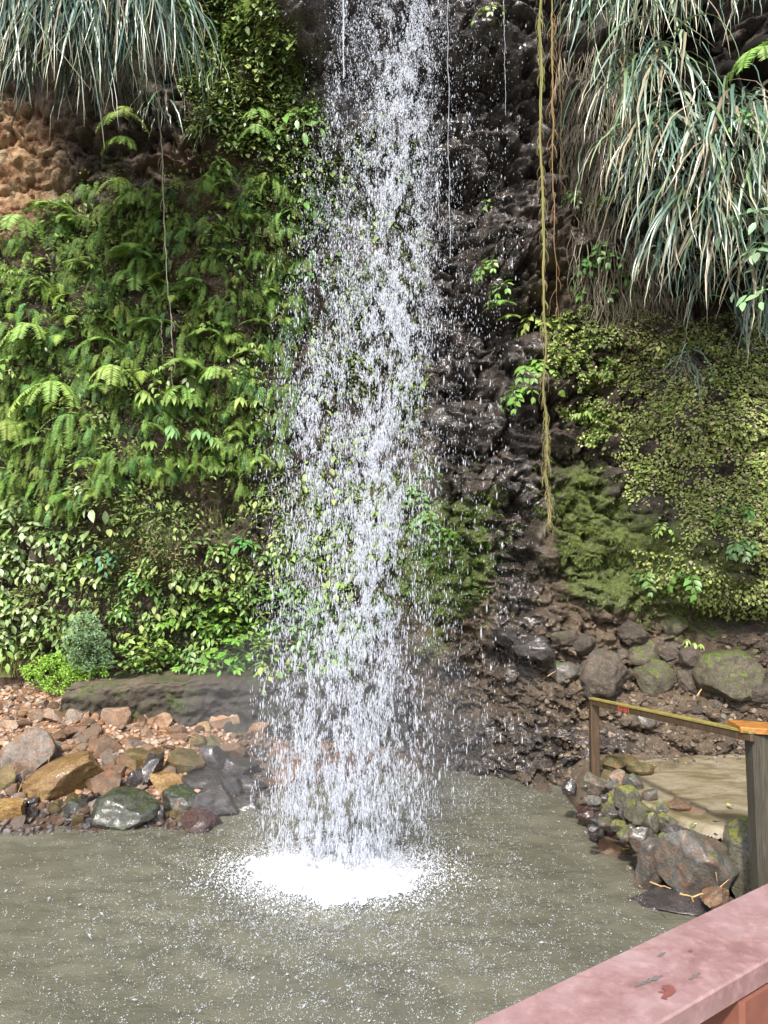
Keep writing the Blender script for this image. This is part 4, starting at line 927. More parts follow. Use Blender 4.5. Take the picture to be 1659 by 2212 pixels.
def build_fall(n, clump, w0, w1, asp0, asp1, mat, tmpl, ysig, name, label, lean=.03):
    dx, dy = sample_fall(n, clump); Y = fall_Y(dy) + rw.normal(0, ysig, n); P = at(dx, dy, Y); k = P[:, 2] > .02
    P = P[k]; dy = dy[k]; n = len(P); w = w0 * np.exp(rw.normal(0, w1, n)); f = np.clip((dy + 100) / 1950, 0, 1); asp = asp0 + (asp1 - asp0) * f; asp = asp * rw.uniform(.6, 1.5, n)
    A = np.stack([rw.normal(.025, lean * (1.3 - f)), rw.normal(-.02, .03, n) if False else rw.normal(0, .03, n), np.ones(n)], -1) if False else np.stack([rw.normal(.025, 1, n) * lean * (1.6 - f), rw.normal(0, .03, n), np.ones(n)], -1)
    Z = nrm(A); X = nrm(np.cross(rw.normal(size=(n, 3)), Z)); Yv = np.cross(Z, X); R = np.stack([X, Yv, Z], -1)
    mb = MB(); mb.inst(tmpl, R, P, np.stack([w, w, w * asp], -1), (1, 1, 1)); return mb
mb = build_fall(46000, .5, .0031, .45, 2.0, 5.2, M_DROP, DROP, .20, '', '')
# clots of water in the cores
dx, dy = sample_fall(13000, 1.3); k = stream_density(dx, dy) > 5.0 + rw.normal(0, .8, len(dx)); dx, dy = dx[k], dy[k]; n = len(dx); P = at(dx, dy, fall_Y(dy) + rw.normal(0, .12, n)); k = P[:, 2] > .05; P = P[k]; dy = dy[k]; n = len(P)
f = np.clip((dy + 100) / 1950, 0, 1); w = .0058 * np.exp(rw.normal(0, .35, n)) * (1 - .25 * f); A = nrm(np.stack([rw.normal(0, .15, n) * (1.2 - f), rw.normal(0, .1, n), np.ones(n)], -1)); X = nrm(np.cross(rw.normal(size=(n, 3)), A))
mb.inst(DROP, np.stack([X, np.cross(A, X), A], -1), P, np.stack([w, w, w * (1.4 + 1.8 * f)], -1), (1, 1, 1))
link('waterfall', mb.mesh('waterfall', M_DROP), label='curtain of white water drops falling in front of the cliff', kind='stuff')
mb = build_fall(90000, .6, .0021, .35, 3.0, 7.0, M_SPRAY, NEEDLE, .3, '', '')
link('spray', mb.mesh('spray', M_SPRAY), label='fine spray between the larger drops of the waterfall', kind='stuff')
# thin threads of water right of the falls
for (x0, y0, x1, y1, Y, r, lab) in [(966, -40, 972, 560, 8.4, .004, 'thin thread of water just right of the waterfall'), (1088, 0, 1093, 250, 8.6, .003, 'short dark thread of water before the wet rock'), (944, 380, 950, 520, 8.2, .003, 'faint thread of water nearest to the waterfall'), (740, -300, 742, 170, 8.05, .009, 'white trickle running down the wet rock left of the main fall')]:
    a = at(x0, y0, Y); b = at(x1, y1, Y); n = 60; mbt = MB(); V = []; Q = []
    tt_ = np.linspace(0, 1, n)
    c = a + (b - a) * tt_[:, None]; c[:, 0] += .02 * fbm(np.stack([tt_ * 6, 0 * tt_, 0 * tt_ + x0], -1), 3, 3)
    rad = r * (.6 + .8 * np.abs(pnoise(np.stack([tt_ * 40, 0 * tt_, 0 * tt_ + x0], -1), 4)) * 2)
    an = np.arange(6) * math.pi / 3; V = c[:, None] + np.stack([np.cos(an), np.sin(an), 0 * an], -1)[None] * rad[:, None, None]
    i = np.arange(n - 1)[:, None] * 6 + np.arange(6)[None]; j = np.arange(n - 1)[:, None] * 6 + (np.arange(6)[None] + 1) % 6
    link('water_thread', new_mesh('water_thread', V.reshape(-1, 3), np.stack([i, j, j + 6, i + 6], -1).reshape(-1, 4), None, None, True, [M_DROP]), label=lab, kind='stuff')
# foam where it lands, heaped and broken at its edge
foam_poly = [(545, 1880), (556, 1862), (600, 1853), (660, 1850), (700, 1856), (760, 1862), (800, 1852), (850, 1856), (885, 1880), (895, 1905), (870, 1925), (830, 1935), (790, 1950), (745, 1960), (700, 1955), (665, 1938), (640, 1925), (600, 1918), (560, 1905)]
FP = [tuple(atz(a, b, .02)[:2]) for a, b in foam_poly]
xs_ = np.arange(SPL[0] - 1.4, SPL[0] + 1.4, .022); ys_ = np.arange(SPL[1] - 1.4, SPL[1] + 1.4, .022); X, Y = np.meshgrid(xs_, ys_, indexing='ij')
q = np.stack([X.ravel(), Y.ravel(), 0 * X.ravel()], -1); dd = (pdist(X, Y, FP).ravel() + .10 * fbm(q * 5, 81, 4, .6)).reshape(X.shape)
Z = .025 + .10 * sstep(0, -.35, dd) * (1 + .7 * fbm(q * 4, 82, 4, .65).reshape(X.shape)) + .05 * np.abs(fbm(q * 11, 83, 3, .6)).reshape(X.shape); m = dd < .05
id_ = -np.ones(X.shape, int); id_[m] = np.arange(m.sum()); c4 = np.stack([id_[:-1, :-1], id_[1:, :-1], id_[1:, 1:], id_[:-1, 1:]], -1).reshape(-1, 4)
Vf = np.stack([X[m], Y[m], Z[m]], -1); mb = MB(); mb.add(Vf, c4[(c4 >= 0).all(1)])
n = 22000; ang = rw.uniform(0, 2 * math.pi, n); rr = np.abs(rw.normal(0, .26, n)) + .45; px_ = SPL[0] + .02 + np.cos(ang) * rr * 1.15; py_ = SPL[1] + np.sin(ang) * rr * .72
h = .02 + np.abs(rw.normal(0, .07, n)) * np.exp(-rr / 1.1); P = np.stack([px_, py_, h], -1); s = .0032 * np.exp(rw.normal(0, .5, n)); A = rw.normal(size=(n, 3)); mb.inst(NEEDLE, frames(A, rw.normal(size=(n, 3))), P, np.stack([s, s, s * rw.uniform(.8, 2, n)], -1), (1, 1, 1))
link('foam', mb.mesh('foam', M_FOAM), label='brilliant white foam where the waterfall lands in the pool', kind='stuff')
# little crowns and beads thrown up all over the pool
n = 80000; X = rw.uniform(-5.5, 3.0, n); Y = rw.uniform(3.6, 9.9, n); d = np.hypot(X - SPL[0], (Y - SPL[1]) * .9); dens = .04 + .95 * np.exp(-(d / 1.5) ** 2) + .30 * np.exp(-((X - .2) / 2.4) ** 2 - ((Y - 4.9) / 1.2) ** 2) + .6 * np.exp(-((X - 1.0) / .7) ** 2 - ((Y - 8.7) / .35) ** 2)
dens *= 1 + .9 * fbm(np.stack([X, Y, 0 * X], -1) * 3, 85, 2); k = (rw.rand(n) < dens) & (pdist(X, Y, POOL) < -.03); X, Y, d = X[k], Y[k], d[k]; n = len(X); mb = MB()
ntot = 0
for j in range(4):                      # each splash: four tiny beads in an arc
    a = rw.uniform(0, 6.28, n); r_ = .018 * rw.uniform(.3, 1.4, n); s = .0016 * np.exp(rw.normal(0, .5, n)); P = np.stack([X + np.cos(a) * r_, Y + np.sin(a) * r_, .012 + .02 * rw.rand(n) ** 2 + .02 * np.exp(-d)], -1)
    A = np.stack([-np.sin(a), np.cos(a), rw.normal(0, .5, n)], -1); R = frames(A, rw.normal(size=(n, 3))); mb.inst(NEEDLE, R[:, :, [1, 2, 0]], P, np.stack([s, s, s * rw.uniform(1.1, 3.0, n)], -1), (1, 1, 1))
link('splashes', mb.mesh('splashes', M_BEAD), label='tiny white splashes and beads dancing over the pool surface', kind='stuff')

# ------------------------------------------------------------------ plants: building blocks
def leaf_tmpl(L=1.0, Wd=.5, droop=.18, fold=.1, tip=1.0):
    t = np.array([0, .18, .45, .75, 1.0]); w = np.array([0, .62, 1.0, .62, 0]) * Wd / 2; zc = -droop * t ** 2; V = [(0, 0, 0)]
    for k in (1, 2, 3): V += [(t[k], -w[k], zc[k] + fold * w[k] * 2), (t[k], 0, zc[k]), (t[k], w[k], zc[k] + fold * w[k] * 2)]
    V.append((1, 0, zc[4])); T = [(0, 1, 2), (0, 2, 3), (7, 10, 8), (8, 10, 9)]; Q = [(1, 4, 5, 2), (2, 5, 6, 3), (4, 7, 8, 5), (5, 8, 9, 6)]
    return np.array(V) * L, np.array(Q), np.array(T)
LEAF = leaf_tmpl(); LEAFN = leaf_tmpl(Wd=.34, droop=.3); DIA = (np.array([(0, 0, 0), (.45, -.22, .03), (1, 0, -.1), (.45, .22, .03)]), None, np.array([(0, 1, 2), (0, 2, 3)]))
PIN = (np.array([(0, 0, 0), (.32, -.125, 0), (1, .05, -.12), (.32, .125, 0)]), None, np.array([(0, 1, 2), (0, 2, 3)]))
IVY = (np.array([(0, 0, 0), (.15, -.4, 0), (.55, -.32, .05), (1, 0, -.08), (.55, .32, .05), (.15, .4, 0)]), None, np.array([(0, 1, 2), (0, 2, 3), (0, 3, 4), (0, 4, 5)]))
def curve(p0, az, th0, th1, L, n, pw=1.0):
    """plane curve that starts at elevation th0 and ends at th1, in the vertical plane of azimuth az"""
    t = np.linspace(0, 1, n); th = th0 + (th1 - th0) * t ** pw; h = np.array([math.cos(az), math.sin(az), 0]); T = np.cos(th)[:, None] * h + np.sin(th)[:, None] * (0, 0, 1)
    P = np.zeros((n, 3)); P[1:] = np.cumsum((T[:-1] + T[1:]) / 2 * (L / (n - 1)), 0); S = np.array([-math.sin(az), math.cos(az), 0]); N = np.cross(T, S); N *= np.sign(N[:, 2:3].mean() + 1e-6)
    return P + p0, T, S, N
def strip(mb, P, S, w, C, N=None, fold=.25):
    n = len(P); w = np.asarray(w)[:, None]; Nn = N if N is not None else np.zeros((n, 3)); V = np.stack([P - S * w + Nn * w * fold, P, P + S * w + Nn * w * fold], 1).reshape(-1, 3)
    i = np.arange(n - 1) * 3; Q = np.concatenate([np.stack([i, i + 3, i + 4, i + 1], -1), np.stack([i + 1, i + 4, i + 5, i + 2], -1)]); mb.add(V, Q, None, C)
def frond(mb, p0, az, th0, th1, L, r, col, kind='once', npin=22, pl=.16):
    n = npin + 4; P, T, S, N = curve(p0, az, th0, th1, L, n, .55); stem = np.array(col) * (.7, .75, .5)
    strip(mb, P, S, np.linspace(.0035, .001, n) * (1 if L > .3 else .6), stem)
    t = np.linspace(0, 1, n)[3:]; prof = (np.sin(np.clip(t * 1.05, 0, 1) * math.pi * .5 + .9) ** .8 if kind == 'once' else (1.02 - t) ** .85); prof = np.clip(prof, .06, 1)
    for sgn in (-1, 1):
        D = S * sgn * .95 + T[3:] * (.35 if kind == 'once' else .55) - np.array((0, 0, .12)); D = D + r.normal(0, .07, D.shape); ln = L * pl * prof * r.uniform(.85, 1.1, len(t))
        R = frames(D, N[3:] + r.normal(0, .15, D.shape)); c = np.array(col) * r.uniform(.8, 1.2, (len(t), 1))
        if kind == 'once': mb.inst(PIN, R, P[3:], np.stack([ln, ln * max(.75, 3.2 / (npin * pl) * .35), ln], -1), c)
        else:
            m = 7; u = (np.arange(m) + .6) / m
            for k in range(m):
                b = P[3:] + R[:, :, 0] * (ln * u[k])[:, None] - np.array((0, 0, .10)) * (ln * u[k] ** 2)[:, None]
                for s2 in (-1, 1):
                    D2 = R[:, :, 1] * s2 + R[:, :, 0] * .8; l2 = ln * .26 * (1.08 - u[k]); mb.inst(PIN, frames(D2, R[:, :, 2]), b, np.stack([l2, l2 * 1.9, l2], -1), c)
            mb.inst(PIN, R, P[3:], np.stack([ln, ln * .35, ln], -1), c)
# fern prototypes; local frame: the wall is the xz plane, -y looks out
GREENS = [(.20, .33, .06), (.25, .38, .08), (.15, .28, .055), (.31, .41, .09), (.11, .24, .08)]
def fern_mb(seed, kind='once', nf=6, L=.4, spread=1.1, up=.5, down=-1.3, pl=.15, npin=22, col=None):
    r = np.random.RandomState(seed); mb = MB(); col = GREENS[seed % 5] if col is None else col
    for k in range(nf):
        az = -math.pi / 2 + r.uniform(-spread, spread); l = L * r.uniform(.6, 1.1)
        frond(mb, np.array((r.normal(0, .015), .02, r.normal(0, .02))), az, up + r.uniform(-.5, .4), down + r.uniform(-.25, .3), l, r, np.array(col) * r.uniform(.8, 1.25), kind, npin, pl)
    return mb
def plant_obj(name, me, loc, az, s, label, cat, group=None, tilt=0.0, roll=0.0):
    o = link(name, me, None, loc, (tilt, roll, az), label, cat, group); o.scale = (s, s, s); return o
def az_of(N): return np.arctan2(N[..., 0], -N[..., 1])        # turn that brings -y onto the wall's outward side
rp = np.random.RandomState(11)
F_ONCE = [fern_mb(40 + i, 'once', 4 + i % 3, .40, 1.2, .35, -1.45, .13, 20) for i in range(5)]
F_TWICE = [fern_mb(60 + i, 'twice', 3 + i % 2, .42, 1.15, .55, -1.05, .42, 13) for i in range(4)]
F_SINGLE = [fern_mb(80 + i, 'once', 1 + i % 2, .42, .5, -.2, -1.55, .12, 22) for i in range(3)]
ME_ONCE = [m.mesh('fern', M_FERN, False) for m in F_ONCE]; ME_TW = [m.mesh('fern', M_FERN, False) for m in F_TWICE]; ME_SI = [m.mesh('fern', M_FERN, False) for m in F_SINGLE]
# large ferns one can point at: picture x, y of the crown, size, kind, label
BIGF = [
 (118, 470, 1.15, 2, 'broad pale green fern at the upper left, below the orange rock'), (165, 500, 1.1, 2, 'spreading triangular fern just right of the topmost pale one'),
 (50, 490, 1.2, 1, 'feathery fern at the left edge under the orange rock'), (255, 400, 1.0, 1, 'dark striped fern with curved fronds under the hanging grass'),
 (305, 425, 1.0, 1, 'drooping fern beneath the dark striped one'), (300, 545, 1.3, 2, 'large bright fern with three fronds left of the thin hanging root'),
 (285, 600, 1.5, 1, 'largest arching fern with long comb-like fronds, left of the hanging root'), (355, 620, 1.0, 2, 'light fern directly beside the thin hanging root'),
 (395, 780, 1.35, 2, 'wide pale fern fanned out at the lower end of the thin root'), (410, 835, 1.0, 1, 'striped fern below the wide pale fan'),
 (340, 700, 1.1, 2, 'fern behind the thin root at mid height'), (250, 800, 1.1, 1, 'pale fern in the middle of the left wall'), (130, 830, 1.6, 1, 'long arching fern frond reaching down left in the left wall'),
 (95, 960, 1.3, 2, 'flat pale triangular fern low on the left side'), (165, 900, 1.7, 0, 'very long yellowish sword fern hanging straight down on the left'),
 (20, 900, 1.1, 1, 'bright fern cut by the left edge at mid height'), (20, 1010, 1.0, 0, 'yellow green sword ferns at the left edge low on the wall'), (230, 830, 1.0, 2, 'fern between the long arching frond and the wide pale fan'),
 (440, 610, .9, 2, 'fern right of the hanging root, high up'), (590, 560, .9, 0, 'small hanging sword fern near the falls'), (588, 400, 1.0, 0, 'pair of flat sword fern fronds near the falls below the glossy leaves'),
 (562, 250, .9, 1, 'small fern with a curled frond beneath the glossy leaves'), (560, 290, .8, 1, 'little curled fern right at the glossy leafy plant'), (280, 240, 1.2, 1, 'pale fern in front of the dark hollow right of the grass curtain'),
 (275, 290, .9, 1, 'fern hanging below the pale one in the dark hollow'), (455, 720, .9, 2, 'small fern in the dark part of the wall right of the root'), (545, 700, .8, 2, 'small fern between root and falls at mid height'),
 (180, 580, 1.0, 2, 'fern in the upper left tangle'), (80, 700, 1.1, 1, 'olive fern in the left tangle'), (225, 740, 1.0, 2, 'fern above the pale fern in the middle of the left wall'),
 (1095, 640, .9, 2, 'small fern on the right rock beside the long root'), (1110, 665, .7, 2, 'tiny fern below the small fern by the long root'), (1330, 430, .8, 1, 'fern tucked into the grass tangle on the right'),
 (1645, 110, 1.1, 1, 'pale fern at the upper right corner over the grass'), (1630, 250, 1.0, 1, 'fern hanging in the right grass near the right edge'), (540, 760, .9, 2, 'fern near the falls below the two small ones'), (480, 800, .9, 1, 'fern right of the wide pale fan')]
BIGF_A = [(b[0], b[1], b[4]) for b in BIGF]
BX = np.array([b[0] for b in BIGF]); BY = np.array([b[1] for b in BIGF]); PB = hit(BX, BY); NB = cliff_n(PB[:, 0], PB[:, 2])
for k, (x, y, s, kd, lab) in enumerate(BIGF):
    col = [(.31, .48, .12), (.26, .43, .10), (.21, .37, .09), (.36, .48, .12)][k % 4]; r = np.random.RandomState(300 + k)
    loc = PB[k] + NB[k] * .16; a = float(az_of(NB[k])) + r.uniform(-.2, .2)
    if x > 1500: loc = at(x, y, 6.9)
    e = empty('fern', loc, lab, 'fern'); e.rotation_euler = (0, 0, a)
    nf = (3, 4, 4)[kd] + r.randint(2)
    for f in range(nf):
        mb = MB(); az = -math.pi / 2 + np.linspace(-1.15, 1.15, nf)[f] + r.normal(0, .15)
        if kd == 0: frond(mb, np.zeros(3), az, r.uniform(0, .5), -1.5, .42 * s * r.uniform(.8, 1.2), r, col, 'once', 34, .09)
        elif kd == 1: frond(mb, np.zeros(3), az, r.uniform(.1, .7), -1.25, .46 * s * r.uniform(.75, 1.1), r, col, 'once', 24, .24)
        else: frond(mb, np.zeros(3), az, r.uniform(.3, .8), -.85, .42 * s * r.uniform(.75, 1.1), r, col, 'twice', 15, .44)
        link('frond', mb.mesh('frond', M_FERN, False), e)
# region sampler in picture coordinates
def sample_poly(poly, n, r, thin=None):
    p = np.array(poly, float); lo = p.min(0); hi = p.max(0); xs_, ys_ = [], []; c = 0
    while c < n:
        x = r.uniform(lo[0], hi[0], n * 2); y = r.uniform(lo[1], hi[1], n * 2); k = inpoly(x, y, poly)
        if thin is not None: k &= r.rand(len(x)) < thin(x, y)
        xs_.append(x[k]); ys_.append(y[k]); c += k.sum()
    return np.concatenate(xs_)[:n], np.concatenate(ys_)[:n]
LEFTW = [(-160, 500), (60, 510), (130, 430), (230, 390), (400, 400), (560, 330), (680, 400), (690, 600), (640, 760), (620, 1000), (600, 1060), (440, 1020), (300, 1040), (160, 1100), (-160, 1120)]
patch = lambda x, y: np.clip(.45 + 1.7 * pnoise(np.stack([x / 50, y / 42, 0 * x], -1), 55) + .9 * pnoise(np.stack([x / 20, y / 17, 0 * x], -1), 57), .0, 1)
x, y = sample_poly(LEFTW, 240, rp); P = hit(x, y); N = cliff_n(P[:, 0], P[:, 2])
FL = {0: 'small bushy fern with yellow green fronds hanging on the left wall', 1: 'small lacy triangular fern hanging on the left wall', 2: 'single narrow sword fern hanging straight down on the left wall'}
for k in range(len(x)):
    kd = int(rp.choice([0, 1, 1, 2])) if x[k] > 260 else int(rp.choice([0, 0, 1, 2])); me_ = (ME_ONCE, ME_TW, ME_SI)[kd]; me_ = me_[rp.randint(len(me_))]
    plant_obj('fern', me_, P[k] + N[k] * rp.uniform(.06, .18), float(az_of(N[k])) + rp.uniform(-.4, .4), rp.uniform(.65, 1.15) * (.8 if x[k] > 420 else 1),
              ('small bushy fern', 'small lacy fern', 'single narrow sword fern')[kd] + ' hanging ' + beside(x[k], y[k], BIGF_A), 'fern', 'small ferns on the left wall')
# the mass of little ferns, leaves and dead strands behind them: nobody could count it
def mass(protos_, poly, n, s0, s1, r, thin=None, off=.03, cm=(.7, 1.2), dep=.14):
    x, y = sample_poly(poly, n, r, thin); P = hit(x, y); N = cliff_n(P[:, 0], P[:, 2]); a = az_of(N) + r.uniform(-.6, .6, n); mb = MB(); pk = r.randint(len(protos_), size=n)
    for i, pm in enumerate(protos_):
        m = pk == i; Vt = np.concatenate(pm.V); Tt = np.concatenate(pm.T) if pm.T else None; Qt = np.concatenate(pm.Q) if pm.Q else None; Ct = np.concatenate(pm.C); k = m.sum()
        if not k: continue
        ca, sa = np.cos(a[m]), np.sin(a[m]); z = 0 * ca; R = np.stack([np.stack([ca, -sa, z], -1), np.stack([sa, ca, z], -1), np.stack([z, z, z + 1], -1)], 1)
        b4 = mb.n; mb.inst((Vt, Qt, Tt), R, P[m] + N[m] * (off + dep * r.rand(k, 1) ** 1.5), r.uniform(s0, s1, k), (1, 1, 1)); mb.C[-1] = (np.tile(Ct, (k, 1)) * np.repeat(r.uniform(*cm, (k, 1)), len(Vt), 0))
    return mb
SM = [fern_mb(120 + i, 'once', 4, .24, 1.3, .1, -1.45, .20, 11) for i in range(5)]
mb = mass(SM, LEFTW, 1700, .6, 1.2, rp, patch, .03, (.55, 1.3))
link('fern_cover', mb.mesh('fern_cover', M_FERN, False), label='dense cover of countless tiny ferns over the left rock wall', kind='stuff')
# small mixed leaves
LEAF_ = (LEAF[0], None, np.concatenate([LEAF[2], LEAF[1][:, [0, 1, 2]], LEAF[1][:, [0, 2, 3]]]))
def leafspray(seed, n, L, col, var=.3, tmpl=DIA, rad=.10, down=.5):
    r = np.random.RandomState(seed); mb = MB(); P = r.normal(0, rad, (n, 3)) * (1, .4, 1); P[:, 1] = -np.abs(P[:, 1]); D = np.stack([r.normal(0, .8, n), -r.uniform(.2, 1, n), -r.uniform(-.2, 1, n) * down * 2], -1)
    R = frames(D, np.stack([r.normal(0, .3, n), -.6 + 0 * P[:, 0], .8 + 0 * P[:, 0]], -1)); mb.inst(tmpl, R, P, L * r.uniform(.6, 1.3, n), np.array(col) * r.uniform(1 - var, 1 + var, (n, 1)) * (1 + r.normal(0, .08, (n, 3)))); return mb
LS = [leafspray(200, 26, .05, (.11, .17, .04)), leafspray(201, 26, .045, (.16, .22, .06)), leafspray(202, 30, .04, (.07, .11, .03)), leafspray(203, 20, .075, (.20, .27, .07)), leafspray(204, 24, .045, (.19, .16, .08)), leafspray(205, 14, .10, (.24, .32, .10), .3, LEAF_, .12)]
WALLALL = [(-160, 430), (300, 380), (700, 300), (700, 1400), (560, 1420), (300, 1400), (-160, 1420)]
mb = mass(LS[:5], LEFTW, 1300, .7, 1.3, rp, patch, .0)
m2 = mass(LS, [(-160, 1080), (600, 1020), (900, 1050), (760, 1430), (300, 1420), (-160, 1440)], 900, .6, 1.3, rp, lambda x, y: patch(x, y) * np.where((x > 440) & (x < 560) & (y < 1180), .2, 1), .0); mb.add_mb(m2)
m2 = mass(LS, [(400, -100), (560, -100), (690, 230), (700, 420), (560, 330), (410, 300), (400, 60)], 800, .6, 1.2, rp, patch, .0); mb.add_mb(m2)
m2 = mass(LS, [(640, 280), (900, 300), (930, 1000), (700, 1000), (660, 700)], 200, .7, 1.3, rp, patch, .0); mb.add_mb(m2)
link('undergrowth', mb.mesh('undergrowth', M_FERN, False), label='mat of small mixed leaves filling the gaps on the left rock wall', kind='stuff')
def strands(poly, n, r, L0, L1, col, thin=None, w=.0025, out=.06):
    x, y = sample_poly(poly, n, r, thin); P = hit(x, y); N = cliff_n(P[:, 0], P[:, 2]); mb = MB(); m = 7; t = np.linspace(0, 1, m)
    L = r.uniform(L0, L1, n); lat = r.normal(0, .25, n); C = np.array(col) * r.uniform(.5, 1.4, (n, 1)); S = np.stack([np.cos(az_of(N)), np.sin(az_of(N)), 0 * L], -1)
    Pc = P[:, None] + N[:, None] * (out * np.sin(t * 3)[None, :, None] * r.uniform(.4, 1.3, n)[:, None, None] + .02) + S[:, None] * (lat * L)[:, None, None] * (t ** 1.5)[None, :, None] - np.array((0, 0, 1)) * (L[:, None] * t[None])[:, :, None] + r.normal(0, .006, (n, m, 3))
    ww = (w * r.uniform(.6, 1.5, n))[:, None] * (1.1 - t)[None] + .0006; Q = []
    V = np.stack([Pc - S[:, None] * ww[..., None], Pc + S[:, None] * ww[..., None] + N[:, None] * ww[..., None] * .5], 2).reshape(-1, 3)
    i = (np.arange(n) * m * 2)[:, None] + np.arange(m - 1)[None] * 2; Q = np.stack([i, i + 1, i + 3, i + 2], -1).reshape(-1, 4); mb.add(V, Q, None, np.repeat(C, m * 2, 0)); return mb
mb = strands(LEFTW, 3200, rp, .12, .4, (.13, .09, .055), patch)
mb.add_mb(strands([(1200, 120), (1420, 60), (1500, 400), (1480, 640), (1300, 700), (1240, 560)], 1700, rp, .2, .75, (.26, .23, .17), None, .0035, .15))
mb.add_mb(strands([(0, 1020), (500, 1000), (560, 1300), (0, 1300)], 900, rp, .1, .3, (.12, .09, .05), patch))
link('dry_strands', mb.mesh('dry_strands', M_DEAD, False), label='brown dry fern stalks and dead grass hanging from the rock', kind='stuff')
# ------------------------------------------------------------------ hanging strap grass
BG = [(.075, .14, .105), (.11, .19, .15), (.055, .11, .075), (.19, .27, .22), (.09, .15, .06), (.035, .07, .045)]
def tussock(seed, nb, L, spread=1.3, up=.9, w=.011, pal=BG, dead=.12, sag=1.0):
    r = np.random.RandomState(seed); mb = MB()
    for k in range(int(nb * .8)):
        az = -math.pi / 2 + r.uniform(-spread, spread); l = L * r.uniform(.45, 1.1); n = 11; th0 = r.uniform(-.3, up); P, T, S, N = curve(np.array((r.normal(0, .13 * min(1, L)), .03 + abs(r.normal(0, .1)), r.normal(0, .12 * min(1, L)))), az, th0, -1.5 - r.uniform(-.12, .1), l, n, r.uniform(.28, .5) * sag)
        t = np.linspace(0, 1, n); wd = w * 1.0 * r.uniform(.4, 1.3) * np.clip(1.15 - t ** 2.2 * 1.1, .05, 1) * np.clip(t * 6 + .5, 0, 1); tw = r.uniform(-1.2, 1.2); Sv = S * math.cos(tw) + N * math.sin(tw) * .8; Sv = nrm(Sv)
        kink = np.clip(t - r.uniform(.4, .8), 0, 1)[:, None] * (r.rand() < .16) * (S * r.normal(0, .4) + T * 0) * l; P = P + S * (t ** 2 * r.normal(0, .08) * l)[:, None] + kink + r.normal(0, .005, P.shape)
        if r.rand() < dead: c = np.array([(.25, .215, .14), (.33, .30, .21), (.18, .13, .07)][r.randint(3)]) * r.uniform(.7, 1.2)
        else: c = np.array(pal[r.randint(len(pal))]) * r.uniform(.7, 1.35)
        C = np.repeat(c[None], n * 3, 0); tipc = sstep(.72, 1.0, np.repeat(t, 3))[:, None] * (r.rand() < .5); C = C * (1 - tipc) + np.array((.42, .38, .22)) * tipc
        strip(mb, P, Sv, wd, (1, 1, 1), np.cross(T, Sv), .35); mb.C[-1] = C
    return mb
GR = [
 (20, -30, 1.25, 120, 7.9, 'strap grass tussock in the top left corner'), (90, -60, 1.5, 130, 8.1, 'long drooping tussock second from the top left corner'), (150, -20, 1.35, 120, 8.0, 'dense tussock hanging over the orange rock'),
 (225, -70, 1.5, 130, 8.2, 'tussock whose tips reach down in front of the dark hollow'), (300, -50, 1.3, 120, 8.2, 'tussock near the right end of the top left grass curtain'), (350, 0, 1.0, 90, 8.5, 'tussock that closes the top left grass curtain on its right'),
 (40, 60, .9, 80, 8.1, 'lower tussock at the left edge over the orange rock'), (120, 70, .9, 90, 8.4, 'lower tussock in the middle of the top left curtain'), (200, 60, 1.0, 90, 8.4, 'lower tussock left of the dark hollow'), (270, 60, .95, 90, 8.4, 'lower tussock right of the dark hollow'),
 (348, 205, .72, 46, 8.9, 'separate dark green tussock hanging right of the top left curtain'), (440, 262, .5, 40, 9.0, 'small yellow green tussock below the leafy plants'), (395, 100, .5, 30, 8.8, 'thin tussock between the grass curtain and the leafy plants'), (460, 130, .55, 30, 8.8, 'thin tussock among the upper leafy plants'),
 (328, 1118, .48, 26, 9.9, 'lone pale strap tussock low on the left wall'), (250, 1030, .42, 26, 9.9, 'narrow green tussock above the lone pale one'), (310, 1075, .4, 22, 9.95, 'thin dark tussock right above the lone pale one'), (265, 830, .45, 24, 9.8, 'narrow dark green tussock under the ferns'), (545, 1040, .35, 20, 10.0, 'small thin tussock near the falls low on the left wall'), (310, 1320, .35, 22, 10.2, 'small yellowish grass tuft above the ledge plants'), (25, 1000, .5, 20, 9.7, 'pale green narrow tussock at the left edge')]
for k, (x, y, L, nb, Y, lab) in enumerate(GR):
    p = hit(np.array([x]), np.array([y]))[0]
    if y < 110: p = at(x, y, min(Y, p[1]))
    pal = BG if L > .6 or 'pale' in lab or 'dark' in lab else [(.12, .20, .05), (.17, .25, .06), (.09, .15, .04)]
    L = L * (1.15 + .5 * ((k * 37) % 10) / 10) if L > .8 else L; t_ = tussock(500 + k, nb, L, 1.35 if L > .6 else 1.1, .7, .012 if L > .6 else .007, pal)
    link('grass_tussock', t_.mesh('grass_tussock', M_GRASS, True), None, p, (0, 0, rp.uniform(-.2, .2)), lab + (', long blue green blades' if L > .6 else ''), 'grass tussock')
